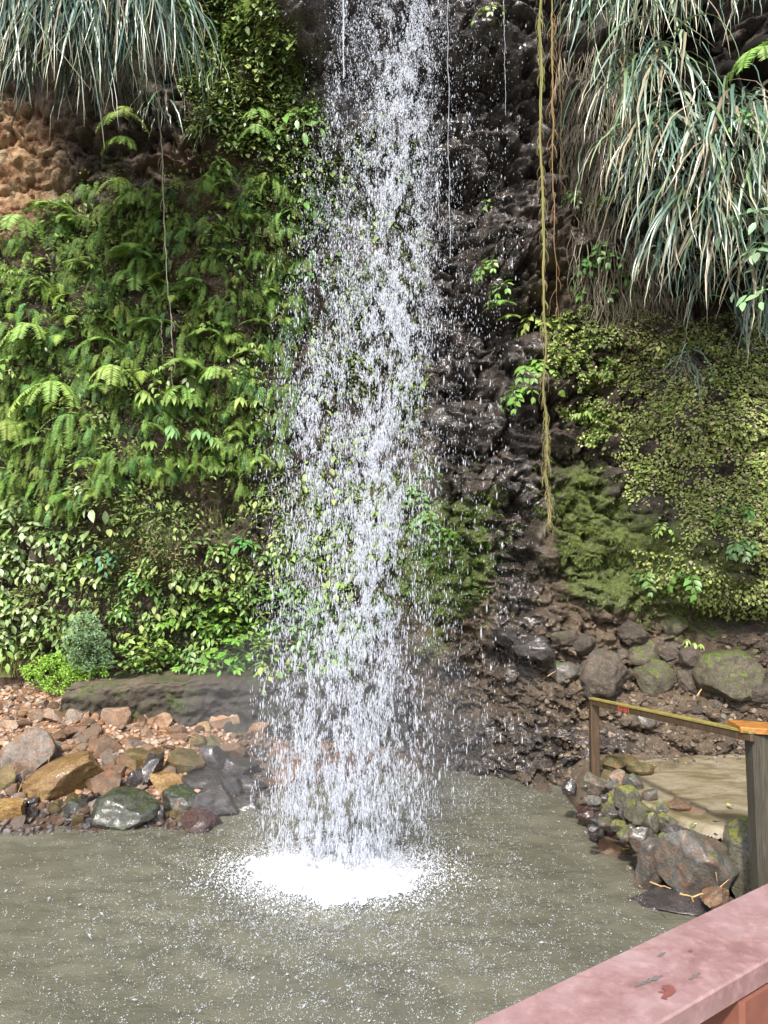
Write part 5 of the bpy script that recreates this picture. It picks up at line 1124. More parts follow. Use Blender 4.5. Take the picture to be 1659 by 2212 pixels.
RG = [
 (1290, -40, 1.2, 90, 8.0, .010, 'tussock at the top, first one right of the long roots'), (1370, -60, 1.4, 110, 7.7, .011, 'long tussock hanging from the top, left of the dark hollow'), (1440, -60, 1.3, 110, 7.6, .012, 'tussock hanging from the top across the dark hollow'),
 (1530, -80, .9, 90, 7.6, .012, 'short fringe tussock at the top over the dark hollow'), (1620, -80, .9, 90, 7.6, .012, 'short fringe tussock in the top right corner'), (1340, 130, 1.1, 90, 7.9, .009, 'half dry tussock in the upper right tangle'),
 (1420, 120, 1.25, 100, 7.2, .013, 'broad bladed tussock left of the dark hollow'), (1330, 300, .9, 80, 8.2, .008, 'dry brownish tussock above the boulder on the right'), (1450, 250, 1.3, 110, 7.1, .013, 'large broad bladed tussock in the middle of the right tangle'), (1400, 380, 1.0, 90, 7.6, .009, 'half dry tussock in the lower left of the right tangle'),
 (1595, 205, 1.05, 80, 6.6, .013, 'bright arching tussock near the right edge, the highest pale one'), (1560, 260, 1.1, 100, 6.5, .014, 'largest bright tussock arching left, near the right edge'), (1650, 300, 1.2, 90, 6.4, .014, 'bright tussock cut by the right edge, upper one'), (1500, 400, 1.2, 100, 6.7, .013, 'pale tussock with tips reaching lowest on the right'),
 (1590, 420, 1.1, 90, 6.5, .013, 'pale tussock beside the white green leaves at the right edge'), (1660, 520, 1.0, 70, 6.4, .013, 'bright tussock cut by the right edge, lower one'), (1440, 520, .8, 60, 7.3, .009, 'dark green tussock below the middle of the right tangle'), (1530, 560, .85, 60, 7.2, .009, 'dark tussock under the bright lowest one'),
 (1480, 770, .65, 30, 8.0, .008, 'thin spreading tussock low on the ivy wall'), (1640, 640, .8, 40, 7.2, .010, 'thin tussock at the right edge over the ivy wall')]
RGP = BG + [(.20, .26, .17), (.22, .25, .18), (.13, .19, .09), (.06, .11, .06)]
for k, (x, y, L, nb, Y, w, lab) in enumerate(RG):
    p = at(x, y, Y); t_ = tussock(600 + k, nb, L, 1.2, .9, w, RGP, .42 if 'dry' in lab else .16)
    link('grass_tussock', t_.mesh('grass_tussock', M_GRASS, True), None, p, (0, 0, -.35 + rp.uniform(-.2, .2)), lab, 'grass tussock')
# bank of roots and earth carrying tussocks, coloured near-black as shade behind the grass
def bank(name, pts, lab):
    mb = MB()
    for (x, y, Y, rx, ry, rz, sd_) in pts:
        V, T = rock_shape(sd_, 5, 6, .8, .95, .5, .4); mb.add(V * (rx, ry, rz) + at(x, y, Y + .45), None, T, (.013, .011, .008))
    o = link(name, mb.mesh(name, M_DEAD), label=lab, kind='stuff')
bank('root_mat', [(1560, 300, 8.0, 1.0, 1.4, .7, 21), (1680, 380, 7.6, 1.0, 1.2, .9, 22), (1470, 280, 8.2, .6, 1.0, .5, 23), (1500, 480, 8.0, .7, 1.0, .5, 24), (1640, 560, 7.8, .9, 1.2, .4, 25), (1440, 140, 8.3, .6, 1.0, .4, 26), (1390, 400, 8.6, .5, .7, .5, 27), (1420, -60, 8.2, 1.0, 1.0, .3, 28), (1600, -90, 8.2, 1.2, 1.1, .3, 29), (180, -60, 8.7, 1.4, 1.0, .35, 30), (40, -60, 8.5, 1.0, 1.0, .35, 31), (320, -60, 8.8, .8, .8, .35, 32)], 'mat of roots and earth under the hanging grass, blackened to stand for shade')

# ------------------------------------------------------------------ hanging roots
def rope(name, pts, rad, nstr, lab, cat, hair=60, col=(.25, .20, .06), col2=(.22, .13, .06), fuzz=.05, seed=1, spread=1.0):
    """a bundle of twisted strands through world points; strands, then fine rootlets as a second mesh"""
    r = np.random.RandomState(seed); pts = np.array(pts); n = 90; t = np.linspace(0, 1, n); k = np.linspace(0, 1, len(pts)); C = np.stack([np.interp(t, k, pts[:, i]) for i in range(3)], -1)
    q = np.stack([t * 9, 0 * t, 0 * t + seed], -1); C[:, 0] += .035 * fbm(q, 1, 4); C[:, 1] += .015 * fbm(q, 2, 3); L = np.linalg.norm(pts[-1] - pts[0]); e = empty(name, C[0], lab, cat); mb = MB()
    for s in range(nstr):
        ph = r.uniform(0, 6.28); tw = r.uniform(8, 20) * r.choice([-1, 1]); tend = 1.0 if s < max(1, nstr // 3) else r.uniform(.55, 1); rr = rad * r.uniform(.15, .8) * spread; m = int(n * tend)
        off = np.stack([np.cos(ph + tw * t), np.sin(ph + tw * t), 0 * t], -1)[:m] * (rr * (1 - .55 * t[:m]))[:, None]; P = C[:m] + off + r.normal(0, rad * .05, (m, 3)); R0 = rad * r.uniform(.22, .5) * (1 - .6 * t[:m]) * np.where(np.arange(m) > m - 6, .5, 1)
        an = np.arange(5) * 2 * math.pi / 5; V = P[:, None] + np.stack([np.cos(an), np.sin(an), 0 * an], -1)[None] * R0[:, None, None]; i = np.arange(m - 1)[:, None] * 5 + np.arange(5)[None]; j = np.arange(m - 1)[:, None] * 5 + (np.arange(5)[None] + 1) % 5
        cc = (np.array(col) * (1 - t[:m, None]) + np.array(col2) * t[:m, None]) * r.uniform(.7, 1.3); mb.add(V.reshape(-1, 3) - C[0], np.stack([i, j, j + 5, i + 5], -1).reshape(-1, 4), None, np.repeat(cc, 5, 0))
    if hair >= 100: link('strand', mb.mesh('strand', M_BARK), e)
    if hair and hair < 100: SMB = mb
    if hair:
        mb = MB() if hair >= 100 else SMB
        for s in range(hair):
            i0 = r.randint(int(n * .12), n - 2); a = r.uniform(0, 6.28); m = 7; tt_ = np.linspace(0, 1, m); l = fuzz * r.uniform(.5, 2.2); P = C[i0] + np.stack([np.cos(a) * l * .5 * np.sin(tt_ * 2.2), np.sin(a) * l * .4 * tt_, -l * 1.6 * tt_], -1)
            strip(mb, P - C[0], np.array((1., 0, 0)), np.linspace(.0022, .0008, m), np.array(col2) * r.uniform(.8, 1.6))
        if hair >= 100: link('rootlets', mb.mesh('rootlets', M_BARK, False), e)
    if hair < 100: link('strand', mb.mesh('strand', M_BARK), e)
rope('hanging_root', [at(1158, -450, 7.4), at(1166, 0, 7.4), at(1170, 300, 7.4), at(1176, 700, 7.4), at(1180, 960, 7.4), at(1183, 1150, 7.4)], .019, 10, 'long thick mossy yellow brown root bundle hanging right of the waterfall', 'root', 420, (.16, .16, .055), (.14, .115, .05), .05, 3)
rope('hanging_root', [at(1185, -450, 7.7), at(1192, 0, 7.7), at(1194, 300, 7.7), at(1203, 690, 7.7)], .014, 6, 'thinner brown root hanging just right of the long thick one', 'root', 70, (.13, .10, .045), (.20, .11, .06), .07, 4)
rope('hanging_root', [at(1212, -450, 7.9), at(1210, 100, 7.9), at(1212, 420, 7.9)], .010, 3, 'short thin dark root third from the waterfall', 'root', 24, (.10, .08, .04), (.13, .08, .04), .06, 5)
rope('hanging_root', [at(343, 200, 8.9), at(350, 360, 8.95), at(357, 520, 9.1), at(368, 690, 9.3), at(374, 760, 9.4), at(372, 830, 9.5)], .010, 3, 'thin pale root hanging in front of the left fern wall', 'root', 22, (.36, .33, .25), (.40, .36, .28), .05, 6)
rope('hanging_root', [at(347, 690, 9.6), at(352, 760, 9.6), at(349, 800, 9.6)], .006, 2, 'short pale rootlet left of the thin pale root', 'root', 0, (.36, .33, .25), (.40, .36, .28), .04, 7)
rope('dead_twig', [at(585, 965, 9.4), at(548, 1000, 9.35), at(518, 1035, 9.3), at(512, 1080, 9.35)], .007, 2, 'thin grey twig sloping down left near the falls', 'twig', 0, (.30, .26, .2), (.34, .3, .24), .04, 8)
rope('dead_twig', [at(400, 990, 9.6), at(470, 1010, 9.4), at(530, 1030, 9.5)], .008, 2, 'brown twig below the bright drooping leaves', 'twig', 0, (.2, .13, .07), (.22, .15, .09), .04, 9)
rope('dead_twig', [at(440, 60, 8.6), at(432, 110, 8.5), at(428, 170, 8.5)], .006, 2, 'pale dry stalk bending between grass and upper leafy plants', 'twig', 0, (.4, .3, .2), (.4, .3, .2), .04, 10)

# ------------------------------------------------------------------ leafy plants
def branch(mb, st, p0, az, th0, th1, L, nl, leafL, col, r, tmpl=LEAF, pair=False, glossvar=.2, petiole=.02):
    n = max(6, nl + 2); P, T, S, N = curve(p0, az, th0, th1, L, n, 1.0); strip(st, P, S, np.linspace(.005, .002, n), (.12, .14, .04))
    t = np.linspace(.18, 1, nl); Pi = np.stack([np.interp(t, np.linspace(0, 1, n), P[:, i]) for i in range(3)], -1); idx = np.clip((t * (n - 1)).astype(int), 0, n - 1)
    for k in range(nl):
        for sg in ((-1, 1) if pair else ((-1, 1)[k % 2],)):
            last = k == nl - 1; D = (S * sg * (1.0 if not last else .35) + T[idx[k]] * (.55 if not last else 1.0)) + np.array((0, -.25, -.25)) + r.normal(0, .18, 3); Nn = N[idx[k]] + np.array((0, -.5, .35)) + r.normal(0, .22, 3)
            c = np.array(col) * r.uniform(1 - glossvar, 1 + glossvar) * (1 + r.normal(0, .05, 3)); sz = leafL * r.uniform(.7, 1.15) * (1 - .25 * t[k])
            R = frames(D[None], Nn[None]); mb.inst(tmpl, R, Pi[k:k+1] + nrm(D)[None] * petiole, np.array([sz]), c[None])
def whorl(mb, st, p0, az, L, nl, leafL, col, r, tmpl=LEAFN):
    P, T, S, N = curve(p0, az, .5, -.1, L, 6); strip(st, P, S, np.linspace(.004, .002, 6), (.14, .16, .05)); c0 = P[-1]
    for k in range(nl):
        a = az + (k - (nl - 1) / 2) * (4.4 / nl) + r.normal(0, .08); D = np.array((math.cos(a), math.sin(a), -.75 + r.normal(0, .12))); R = frames(D[None], np.array([(math.cos(a) * .8, math.sin(a) * .8, 1)]))
        mb.inst(tmpl, R, c0[None], np.array([leafL * r.uniform(.8, 1.1)]), (np.array(col) * r.uniform(.85, 1.15))[None])
def leafy(kind, seed, col, leafL, nst=5, L=.3, nl=5):
    r = np.random.RandomState(seed); mb = MB(); st = MB()
    for s in range(nst):
        az = -math.pi / 2 + (np.linspace(-1.25, 1.25, nst)[s] if nst > 1 else 0) + r.normal(0, .2); p0 = np.array((r.normal(0, .03), .02, r.normal(0, .04)))
        if kind == 'hang': branch(mb, st, p0, az, r.uniform(-.6, .4), r.uniform(-1.5, -1.0), L * r.uniform(.6, 1.2), nl, leafL, col, r)
        elif kind == 'up': branch(mb, st, p0, az, r.uniform(.6, 1.3), r.uniform(-.1, .5), L * r.uniform(.6, 1.2), nl, leafL, col, r, pair=True)
        elif kind == 'vine': branch(mb, st, p0, az, r.uniform(-.2, .5), -1.45, L * r.uniform(.8, 1.2), nl, leafL, col, r, pair=True)
        else: whorl(mb, st, p0, az, L * r.uniform(.5, 1.1), 6, leafL, col, r)
    return mb, st
_cache = {}
def leafy_thing(kind, variant, col, leafL, nst, L, nl, loc, az, s, lab, group=None, name='leafy_plant', cat='plant'):
    key = (kind, variant, tuple(col), leafL, nst, L, nl)
    if key not in _cache:
        mb, st = leafy(kind, 900 + variant * 13 + len(kind), col, leafL, nst, L, nl); _cache[key] = (mb.mesh('leaves', M_LEAF), st.mesh('stem', M_LEAF, False))
    e = empty(name, loc, lab, cat, group); e.rotation_euler = (0, 0, az); e.scale = (s, s, s)
    link('leaves', _cache[key][0], e); link('stem', _cache[key][1], e); return e
BRIGHT = (.25, .37, .09); MID = (.15, .24, .07); DK = (.08, .15, .05); PALE = (.30, .38, .19); LIME = (.33, .45, .13); GLOS = (.15, .26, .09)
PL = [  # x, y, kind, colour, leaf length, stems, reach, leaves, label
 (480, 85, 'hang', MID, .13, 6, .35, 5, 'leafy plant at the top between grass curtain and wet rock'), (590, 20, 'hang', DK, .06, 6, .3, 8, 'small leaved plant at the top edge left of the wet rock'),
 (545, 80, 'hang', MID, .12, 6, .35, 5, 'leafy plant right of the topmost one, with rounded leaves'), (575, 150, 'hang', (.16, .22, .07), .10, 7, .35, 6, 'olive leaved plant in the upper cluster'),
 (630, 170, 'hang', GLOS, .11, 6, .35, 5, 'green plant below the wet rock, left of the falls'), (500, 190, 'hang', DK, .12, 5, .3, 5, 'dark leafy plant in the middle of the upper cluster'),
 (560, 240, 'hang', GLOS, .15, 5, .35, 4, 'glossy leafy plant left of the one touched by the falls'), (660, 265, 'hang', (.15, .30, .07), .21, 6, .38, 4, 'big glossy leafy plant right beside the falls, top left of them'),
 (615, 300, 'hang', GLOS, .17, 5, .3, 4, 'leafy plant just under the big glossy one'), (480, 340, 'hang', BRIGHT, .15, 6, .22, 4, 'bright green leaf cluster under the small yellow green tussock'),
 (670, 370, 'hang', MID, .15, 4, .3, 4, 'leafy plant at the falls below the big glossy one'), (655, 440, 'hang', (.12, .27, .07), .19, 5, .38, 4, 'large leaved plant hanging at the left edge of the falls'),
 (670, 590, 'hang', (.09, .22, .06), .17, 4, .3, 3, 'hanging plant at the edge of the falls, mid height'), (155, 520, 'hang', (.03, .09, .045), .09, 5, .28, 5, 'dark blue green plant in the upper left ferns'),
 (340, 440, 'hang', MID, .10, 4, .25, 4, 'small leafy plant below the drooping fern'), (70, 770, 'vine', (.20, .36, .08), .17, 2, .55, 6, 'tall column of pale broad leaves on the left side'), (80, 850, 'hang', (.15, .30, .06), .16, 4, .3, 4, 'broad leaved plant under the pale leaf column'),
 (350, 860, 'whorl', LIME, .22, 4, .3, 5, 'bright lime drooping leaf cluster, leftmost of the three'), (445, 870, 'whorl', LIME, .22, 4, .3, 5, 'bright lime drooping leaf cluster, middle of the three'), (530, 870, 'whorl', LIME, .22, 4, .28, 5, 'bright lime drooping leaf cluster, rightmost of the three'),
 (475, 905, 'whorl', LIME, .18, 3, .24, 5, 'lime leaf cluster just below the middle bright one'), (400, 940, 'whorl', (.20, .36, .14), .20, 5, .34, 5, 'pale drooping leaf cluster below the three lime ones'), (350, 960, 'whorl', (.20, .34, .08), .17, 3, .25, 5, 'small drooping cluster left of the pale one'),
 (445, 960, 'whorl', (.19, .34, .12), .18, 4, .3, 5, 'pale drooping cluster right of the other pale one'), (390, 1010, 'whorl', (.2, .35, .08), .15, 3, .2, 5, 'lowest drooping leaf cluster above the dark hollow'), (500, 955, 'whorl', MID, .16, 3, .22, 5, 'green drooping cluster near the grey twig'),
 (475, 1015, 'whorl', MID, .16, 4, .25, 5, 'darker drooping cluster over the brown twig'), (570, 885, 'whorl', MID, .14, 3, .2, 5, 'small drooping cluster closest to the falls'),
 (210, 1080, 'hang', (.30, .42, .20), .24, 3, .15, 2, 'few very large pale leaves shining in the lower left wall'), (40, 1060, 'hang', (.24, .33, .14), .17, 5, .3, 4, 'pale leaves at the left edge above the lower left tangle'),
 (20, 1090, 'hang', PALE, .20, 5, .3, 4, 'large grey green leaves at the left edge of the lower tangle'), (80, 1130, 'hang', PALE, .17, 6, .35, 4, 'pale leafy plant in the lower left tangle, upper one'), (120, 1160, 'hang', PALE, .17, 6, .32, 4, 'pale leafy plant right of the upper one in the lower tangle'),
 (230, 1180, 'hang', (.08, .20, .12), .15, 5, .24, 4, 'blue green leafy plant left of the lone strap tussock'), (40, 1180, 'hang', PALE, .17, 6, .32, 4, 'pale leafy plant by the left edge, in the middle of the lower tangle'), (90, 1215, 'hang', PALE, .16, 6, .32, 4, 'pale leafy plant in the heart of the lower tangle'),
 (25, 1260, 'hang', PALE, .18, 5, .3, 4, 'white shining leaves at the left edge, lower one'), (140, 1250, 'hang', (.20, .28, .11), .15, 6, .3, 4, 'pale plant above the blue green bush'), (190, 1200, 'hang', (.22, .36, .07), .15, 5, .3, 4, 'yellow green leafy plant above and right of the bush'),
 (215, 1240, 'hang', BRIGHT, .12, 5, .25, 4, 'yellow green plant touching the top of the bush'), (60, 1300, 'hang', (.19, .26, .10), .14, 6, .3, 4, 'plant under the white shining leaves'), (120, 1310, 'hang', (.20, .30, .09), .14, 6, .3, 4, 'plant directly left of the bush, upper one'), (70, 1360, 'hang', (.17, .25, .08), .14, 5, .28, 4, 'plant directly left of the bush, lower one'),
 (430, 1165, 'hang', GLOS, .13, 4, .24, 4, 'glossy plant right of the lone strap tussock, upper'), (530, 1160, 'hang', (.09, .23, .07), .19, 5, .2, 3, 'glossy rosette of large leaves low between tussock and falls'), (600, 1150, 'hang', BRIGHT, .12, 5, .28, 4, 'bright leafy plant low at the left edge of the falls'),
 (580, 1200, 'hang', GLOS, .13, 5, .28, 4, 'glossy plant under the bright one at the falls'), (660, 1180, 'hang', GLOS, .13, 5, .3, 4, 'leafy plant seen through the drops, lower left'), (310, 1240, 'hang', (.11, .28, .05), .15, 5, .22, 4, 'bright rosette right of the bush top'),
 (285, 1260, 'hang', GLOS, .14, 5, .26, 4, 'rosette below the bright rosette'), (390, 1240, 'hang', GLOS, .13, 5, .26, 4, 'green plant in the middle above the ledge plants'), (460, 1230, 'hang', GLOS, .13, 5, .26, 4, 'green plant under the glossy rosette, left one'), (560, 1250, 'hang', GLOS, .12, 5, .26, 4, 'green plant under the glossy rosette, right one'), (640, 1250, 'hang', MID, .12, 5, .26, 4, 'plant low at the falls above the ledge, seen through drops'), (900, 1060, 'vine', (.12, .27, .06), .12, 4, .4, 5, 'climbing green plant right behind the falls, upper'), (925, 1120, 'vine', (.12, .28, .06), .12, 4, .35, 5, 'climbing green plant right behind the falls, lower'), (960, 1150, 'vine', (.12, .27, .05), .10, 4, .3, 4, 'small green plant right of the climbing one behind the falls'),
 (760, 620, 'hang', MID, .13, 5, .3, 4, 'green plant behind the drops at mid height'), (820, 260, 'hang', MID, .11, 5, .25, 4, 'green plant on the rock behind the upper falls'), (720, 440, 'hang', MID, .13, 5, .3, 4, 'green plant behind the left part of the falls'), (780, 760, 'hang', MID, .12, 5, .25, 4, 'green plant behind the drops below mid height'),
 (1060, 25, 'vine', BRIGHT, .10, 3, .25, 4, 'small bright plant at the top of the wet right rock'), (1052, 450, 'vine', BRIGHT, .10, 3, .2, 3, 'tiny bright seedling on the wet right rock'), (1060, 575, 'vine', (.14, .30, .06), .13, 4, .3, 4, 'bright plant clinging left of the craggy brown bulge'), (1085, 620, 'vine', (.14, .30, .06), .13, 3, .2, 3, 'small plant under the one left of the craggy bulge'),
 (1160, 690, 'vine', LIME, .16, 5, .26, 4, 'lime leafy plant left behind the long thick root'), (1195, 700, 'vine', LIME, .15, 4, .26, 4, 'lime leafy plant right behind the long thick root'), (1150, 790, 'vine', (.16, .34, .07), .17, 6, .36, 4, 'large leafy plant left of the long root, middle one'), (1130, 840, 'vine', (.15, .32, .07), .16, 5, .32, 4, 'leafy plant left of the long root, lower one'),
 (1175, 800, 'vine', (.18, .35, .06), .15, 4, .3, 4, 'leafy plant directly behind the long root'), (1280, 895, 'whorl', LIME, .14, 4, .18, 4, 'bright leaf rosette alone on the dark ivy wall'), (1310, 540, 'vine', (.12, .27, .08), .12, 5, .35, 5, 'climbing plant right of the craggy bulge, upper'), (1290, 560, 'vine', (.12, .27, .08), .12, 5, .35, 5, 'climbing plant right of the craggy bulge, middle'),
 (1275, 600, 'vine', (.16, .32, .06), .12, 4, .3, 5, 'climbing plant right of the craggy bulge, lower'), (1330, 600, 'vine', (.12, .25, .08), .12, 4, .3, 5, 'climbing plant beside the lower one, under the dry grass'), (1290, 430, 'vine', MID, .10, 4, .25, 4, 'small plant above the dark round boulder on the right'), (1250, 420, 'vine', MID, .09, 4, .25, 4, 'little plant just left above the dark round boulder'),
 (1640, 460, 'hang', (.26, .40, .26), .20, 5, .3, 3, 'white green shining leaves at the right edge'), (1645, 540, 'hang', (.24, .38, .24), .17, 5, .3, 4, 'grey green leaves at the right edge below the shining ones'), (1655, 620, 'hang', (.20, .34, .18), .16, 4, .3, 4, 'lowest grey green leaves at the right edge'),
 (1620, 240, 'hang', (.12, .26, .08), .12, 4, .25, 4, 'green leaves in the right grass near the right edge'), (1490, 1240, 'vine', (.12, .27, .06), .13, 5, .3, 4, 'green leafy plant low on the ivy wall, left one'), (1590, 1110, 'vine', (.10, .23, .05), .12, 4, .25, 4, 'green leafy plant low on the ivy wall, right one'), (1600, 1170, 'vine', (.13, .26, .1), .12, 4, .22, 4, 'grey green leaves on the ivy wall near the right edge'),
 (1400, 1240, 'vine', MID, .12, 4, .25, 4, 'dark leafy plant on the mossy bulge'), (1495, 1390, 'whorl', LIME, .10, 4, .08, 4, 'bright green seedling on the tan brown boulder'), (1615, 1425, 'whorl', LIME, .09, 2, .05, 3, 'tiny bright seedling on the largest mossy boulder'), (1430, 1455, 'whorl', LIME, .06, 3, .06, 3, 'tiny seedling on the moss covered boulder'), (1243, 880, 'vine', MID, .08, 4, .2, 4, 'small leafy sprig right of the long root'), (1440, 1140, 'vine', LIME, .09, 4, .15, 4, 'small bright sprig on the right moss')]
XP = np.array([p[0] for p in PL], float); YP = np.array([p[1] for p in PL], float); PP = hit(XP, YP); NP_ = cliff_n(PP[:, 0], PP[:, 2])
for k, (x, y, kd, col, ll, nst, L, nl, lab) in enumerate(PL):
    loc = PP[k] + NP_[k] * .05
    if x > 1600 and y < 700: loc = at(x, y, 6.2)
    leafy_thing(kd, k % 4, col, ll, nst, L, nl, loc, float(az_of(NP_[k])) + rp.uniform(-.25, .25), 1.0, lab)
BED_A = [(200, 1390, 'blue green bush'), (140, 1460, 'bright yellow green herbs')] + [(q[0], q[1], q[8]) for q in PL if q[1] > 1100 and q[0] < 980 and len(short(q[8]).split()) <= 5 and 'pale leafy' not in q[8]]
# bed of green plants on top of the ledge and on the slope above it
n = 0; bed = [(250, 1400), (330, 1330), (430, 1290), (560, 1270), (700, 1290), (760, 1330), (760, 1420), (600, 1445), (420, 1452), (260, 1450)]
x, y = sample_poly(bed, 72, rp); P = hit(x, y); N = cliff_n(P[:, 0], P[:, 2])
for k in range(len(x)):
    c = (BRIGHT, (.14, .30, .045), (.17, .33, .06), GLOS)[rp.randint(4)]; through = x[k] > 600; low = y[k] > 1375
    z = 'behind the falls' if through else ('on the ledge' if low else 'above the ledge')
    loc = P[k] + N[k] * .06
    if low: loc = loc + np.array((0, -rp.uniform(.1, .55), 0))
    if low: loc[2] = max(loc[2] - .05, 1.1)
    leafy_thing('up' if rp.rand() < .6 else 'hang', rp.randint(4), c, .12, 5, .24, 3, loc, float(az_of(N[k])) + rp.uniform(-.6, .6), rp.uniform(.9, 1.45),
                ('lime green' if c is BRIGHT else 'glossy green' if c is GLOS else 'mid green') + ' plant ' + z + ', ' + beside(x[k], y[k], BED_A), 'broad leaved plants of the ledge')
# leafy growth left of the upper fall
UP_A = [(q[0], q[1], q[8]) for q in PL if q[1] < 460 and 380 < q[0] < 700]
x, y = sample_poly([(400, 20), (560, -20), (620, 150), (690, 240), (700, 400), (600, 330), (450, 330), (410, 180)], 44, rp); P = hit(x, y); N = cliff_n(P[:, 0], P[:, 2])
for k in range(len(x)):
    q_ = rp.randint(4); leafy_thing('hang', rp.randint(4), [MID, GLOS, (.2, .27, .1), DK][q_], (.12, .10)[q_ > 1], 5, .26, 4, P[k] + N[k] * .06, float(az_of(N[k])) + rp.uniform(-.4, .4), rp.uniform(.7, 1.2),
                ['mid green', 'glossy', 'olive', 'dark'][q_] + ' leafy plant ' + beside(x[k], y[k], UP_A), 'leafy plants left of the upper fall')
# broad leaves scattered among the ferns
MIX_A = [(q[0], q[1], q[4]) for q in BIGF if q[0] < 700]
x, y = sample_poly([(-100, 620), (300, 560), (620, 520), (640, 760), (600, 1000), (300, 1040), (-100, 1080)], 26, rp); P = hit(x, y); N = cliff_n(P[:, 0], P[:, 2])
for k in range(len(x)):
    q_ = rp.randint(4); leafy_thing('hang' if q_ else 'whorl', rp.randint(4), [LIME, BRIGHT, PALE, MID][q_], .13, 4, .24, 4, P[k] + N[k] * .12, float(az_of(N[k])) + rp.uniform(-.5, .5), rp.uniform(.6, 1.15),
                ['lime drooping', 'bright green', 'pale', 'mid green'][q_] + ' broad leaves ' + beside(x[k], y[k], MIX_A), 'broad leaved plants among the ferns')
# extra leafy plants of the lower left slope
x, y = sample_poly([(-120, 1100), (200, 1100), (420, 1180), (620, 1120), (700, 1200), (640, 1290), (420, 1290), (260, 1330), (120, 1370), (-120, 1400)], 62, rp, patch); P = hit(x, y); N = cliff_n(P[:, 0], P[:, 2])
for k in range(len(x)):
    lf = x[k] < 260; c = [PALE, (.19, .30, .11), (.2, .33, .07)][rp.randint(3)] if lf else [GLOS, MID, (.13, .27, .05)][rp.randint(3)]
    leafy_thing('hang', rp.randint(4), c, .15 if lf else .11, 5, .24, 4, P[k] + N[k] * .05, float(az_of(N[k])) + rp.uniform(-.4, .4), rp.uniform(.7, 1.15),
                ('pale leaved plant ' if lf else 'small green leafy plant ') + beside(x[k], y[k], [(q[0], q[1], q[8]) for q in PL if q[1] > 1040 and q[0] < 980]), 'pale leaved plants of the lower left tangle' if lf else 'small leafy plants of the damp slope')
# blue green fine leaved bush and the yellow green herbs at its foot
def bush(name, polyc, n, leafL, col, lab, seed, depth):
    r = np.random.RandomState(seed); cx = np.array([q[0] for q in polyc]).mean(); cyy = np.array([q[1] for q in polyc]).mean(); base = hit(np.array([cx]), np.array([max(q[1] for q in polyc)]))[0]
    x, y = sample_poly(polyc, n, r, lambda a, b: np.clip(.6 + 1.2 * pnoise(np.stack([a / 22, b / 20, 0 * a], -1), seed), .05, 1)); Pw = hit(x, y); Y = np.minimum(Pw[:, 1], base[1]) - r.uniform(0, depth, n); P = at(x, y, Y)
    e = empty(name, base, lab, 'plant'); mb = MB(); D = r.normal(size=(n, 3)) * (1, .6, .5) + (0, -.5, -.1); R = frames(D, np.stack([r.normal(0, .4, n), -.4 + 0 * x, 1 + 0 * x], -1)); mb.inst(leaf_tmpl(Wd=.55) if leafL > .03 else DIA, R, P - base, leafL * r.uniform(.6, 1.3, n), np.array(col) * r.uniform(.65, 1.35, (n, 1)) * (1 + r.normal(0, .06, (n, 3))))
    link('leaves', mb.mesh('leaves', M_LEAF), e); st = MB()
    for k in range(40):
        i = r.randint(n); q = np.linspace(0, 1, 6)[:, None]; a = base + (r.normal(0, .1), 0, 0) + (0, -.1, -.1); C = a + (P[i] - a) * q + np.array((0, 0, .15)) * np.sin(q * 3); strip(st, C - base, np.array((1., 0, 0)), np.linspace(.005, .0015, 6), (.13, .13, .05))
    link('stems', st.mesh('stems', M_LEAF, False), e)
bush('bush', [(135, 1400), (140, 1350), (165, 1325), (190, 1318), (215, 1340), (235, 1385), (245, 1430), (200, 1455), (150, 1440)], 3000, .036, (.20, .32, .17), 'rounded blue green bush with tiny leaves above the beach', 31, .8)
bush('herbs', [(40, 1445), (80, 1420), (130, 1405), (180, 1430), (230, 1440), (240, 1470), (180, 1480), (150, 1500), (110, 1500), (60, 1475)], 3200, .032, (.24, .40, .05), 'bright yellow green herbs spilling onto the top of the beach', 32, .5)
bush('herbs', [(-60, 1380), (20, 1385), (60, 1400), (90, 1425), (30, 1445), (-60, 1440)], 700, .03, (.2, .3, .05), 'sparse pale herbs at the left edge above the beach', 33, .2)
bush('herbs', [(260, 1430), (330, 1425), (400, 1440), (470, 1448), (440, 1462), (330, 1470), (270, 1462)], 700, .03, (.2, .34, .05), 'low yellowish herbs along the top of the ledge', 34, .2)

# ------------------------------------------------------------------ creeping leaves and moss
def wall_leaves(poly, n, L, pal, wts, seed, thin, tm=IVY, off=.03):
    r = np.random.RandomState(seed); x, y = sample_poly(poly, n, r, thin); P = hit(x, y); N = cliff_n(P[:, 0], P[:, 2]); S = np.stack([np.cos(az_of(N)), np.sin(az_of(N)), 0 * x], -1)
    D = S * r.normal(0, .55, n)[:, None] + np.array((0, 0, -1)) * r.uniform(.25, 1, n)[:, None] + N * r.uniform(.0, .9, n)[:, None]; R = frames(D, N * .8 + np.array((0, 0, .8)) + r.normal(0, .25, (n, 3)))
    pal = np.array(pal); C = pal[r.choice(len(pal), n, p=np.array(wts) / sum(wts))] * r.uniform(.6, 1.35, (n, 1)); mb = MB(); mb.inst(tm, R, P + N * r.uniform(0, off * 2, n)[:, None], L * np.exp(r.normal(0, .28, n)), C); return mb
IV = [(.29, .38, .10), (.21, .28, .07), (.38, .46, .15), (.40, .35, .21), (.25, .21, .12), (.13, .18, .05)]
ivthin = lambda x, y: np.clip(.5 + .35 * (x - 1250) / 350 + 1.3 * pnoise(np.stack([x / 70, y / 55, 0 * x], -1), 88) - .5 * np.exp(-((x - 1270) / 90) ** 2 - ((y - 1000) / 130) ** 2) - .9 * sstep(-120, 0, y - (1180 + (x - 1480) * .55)), .03, 1)
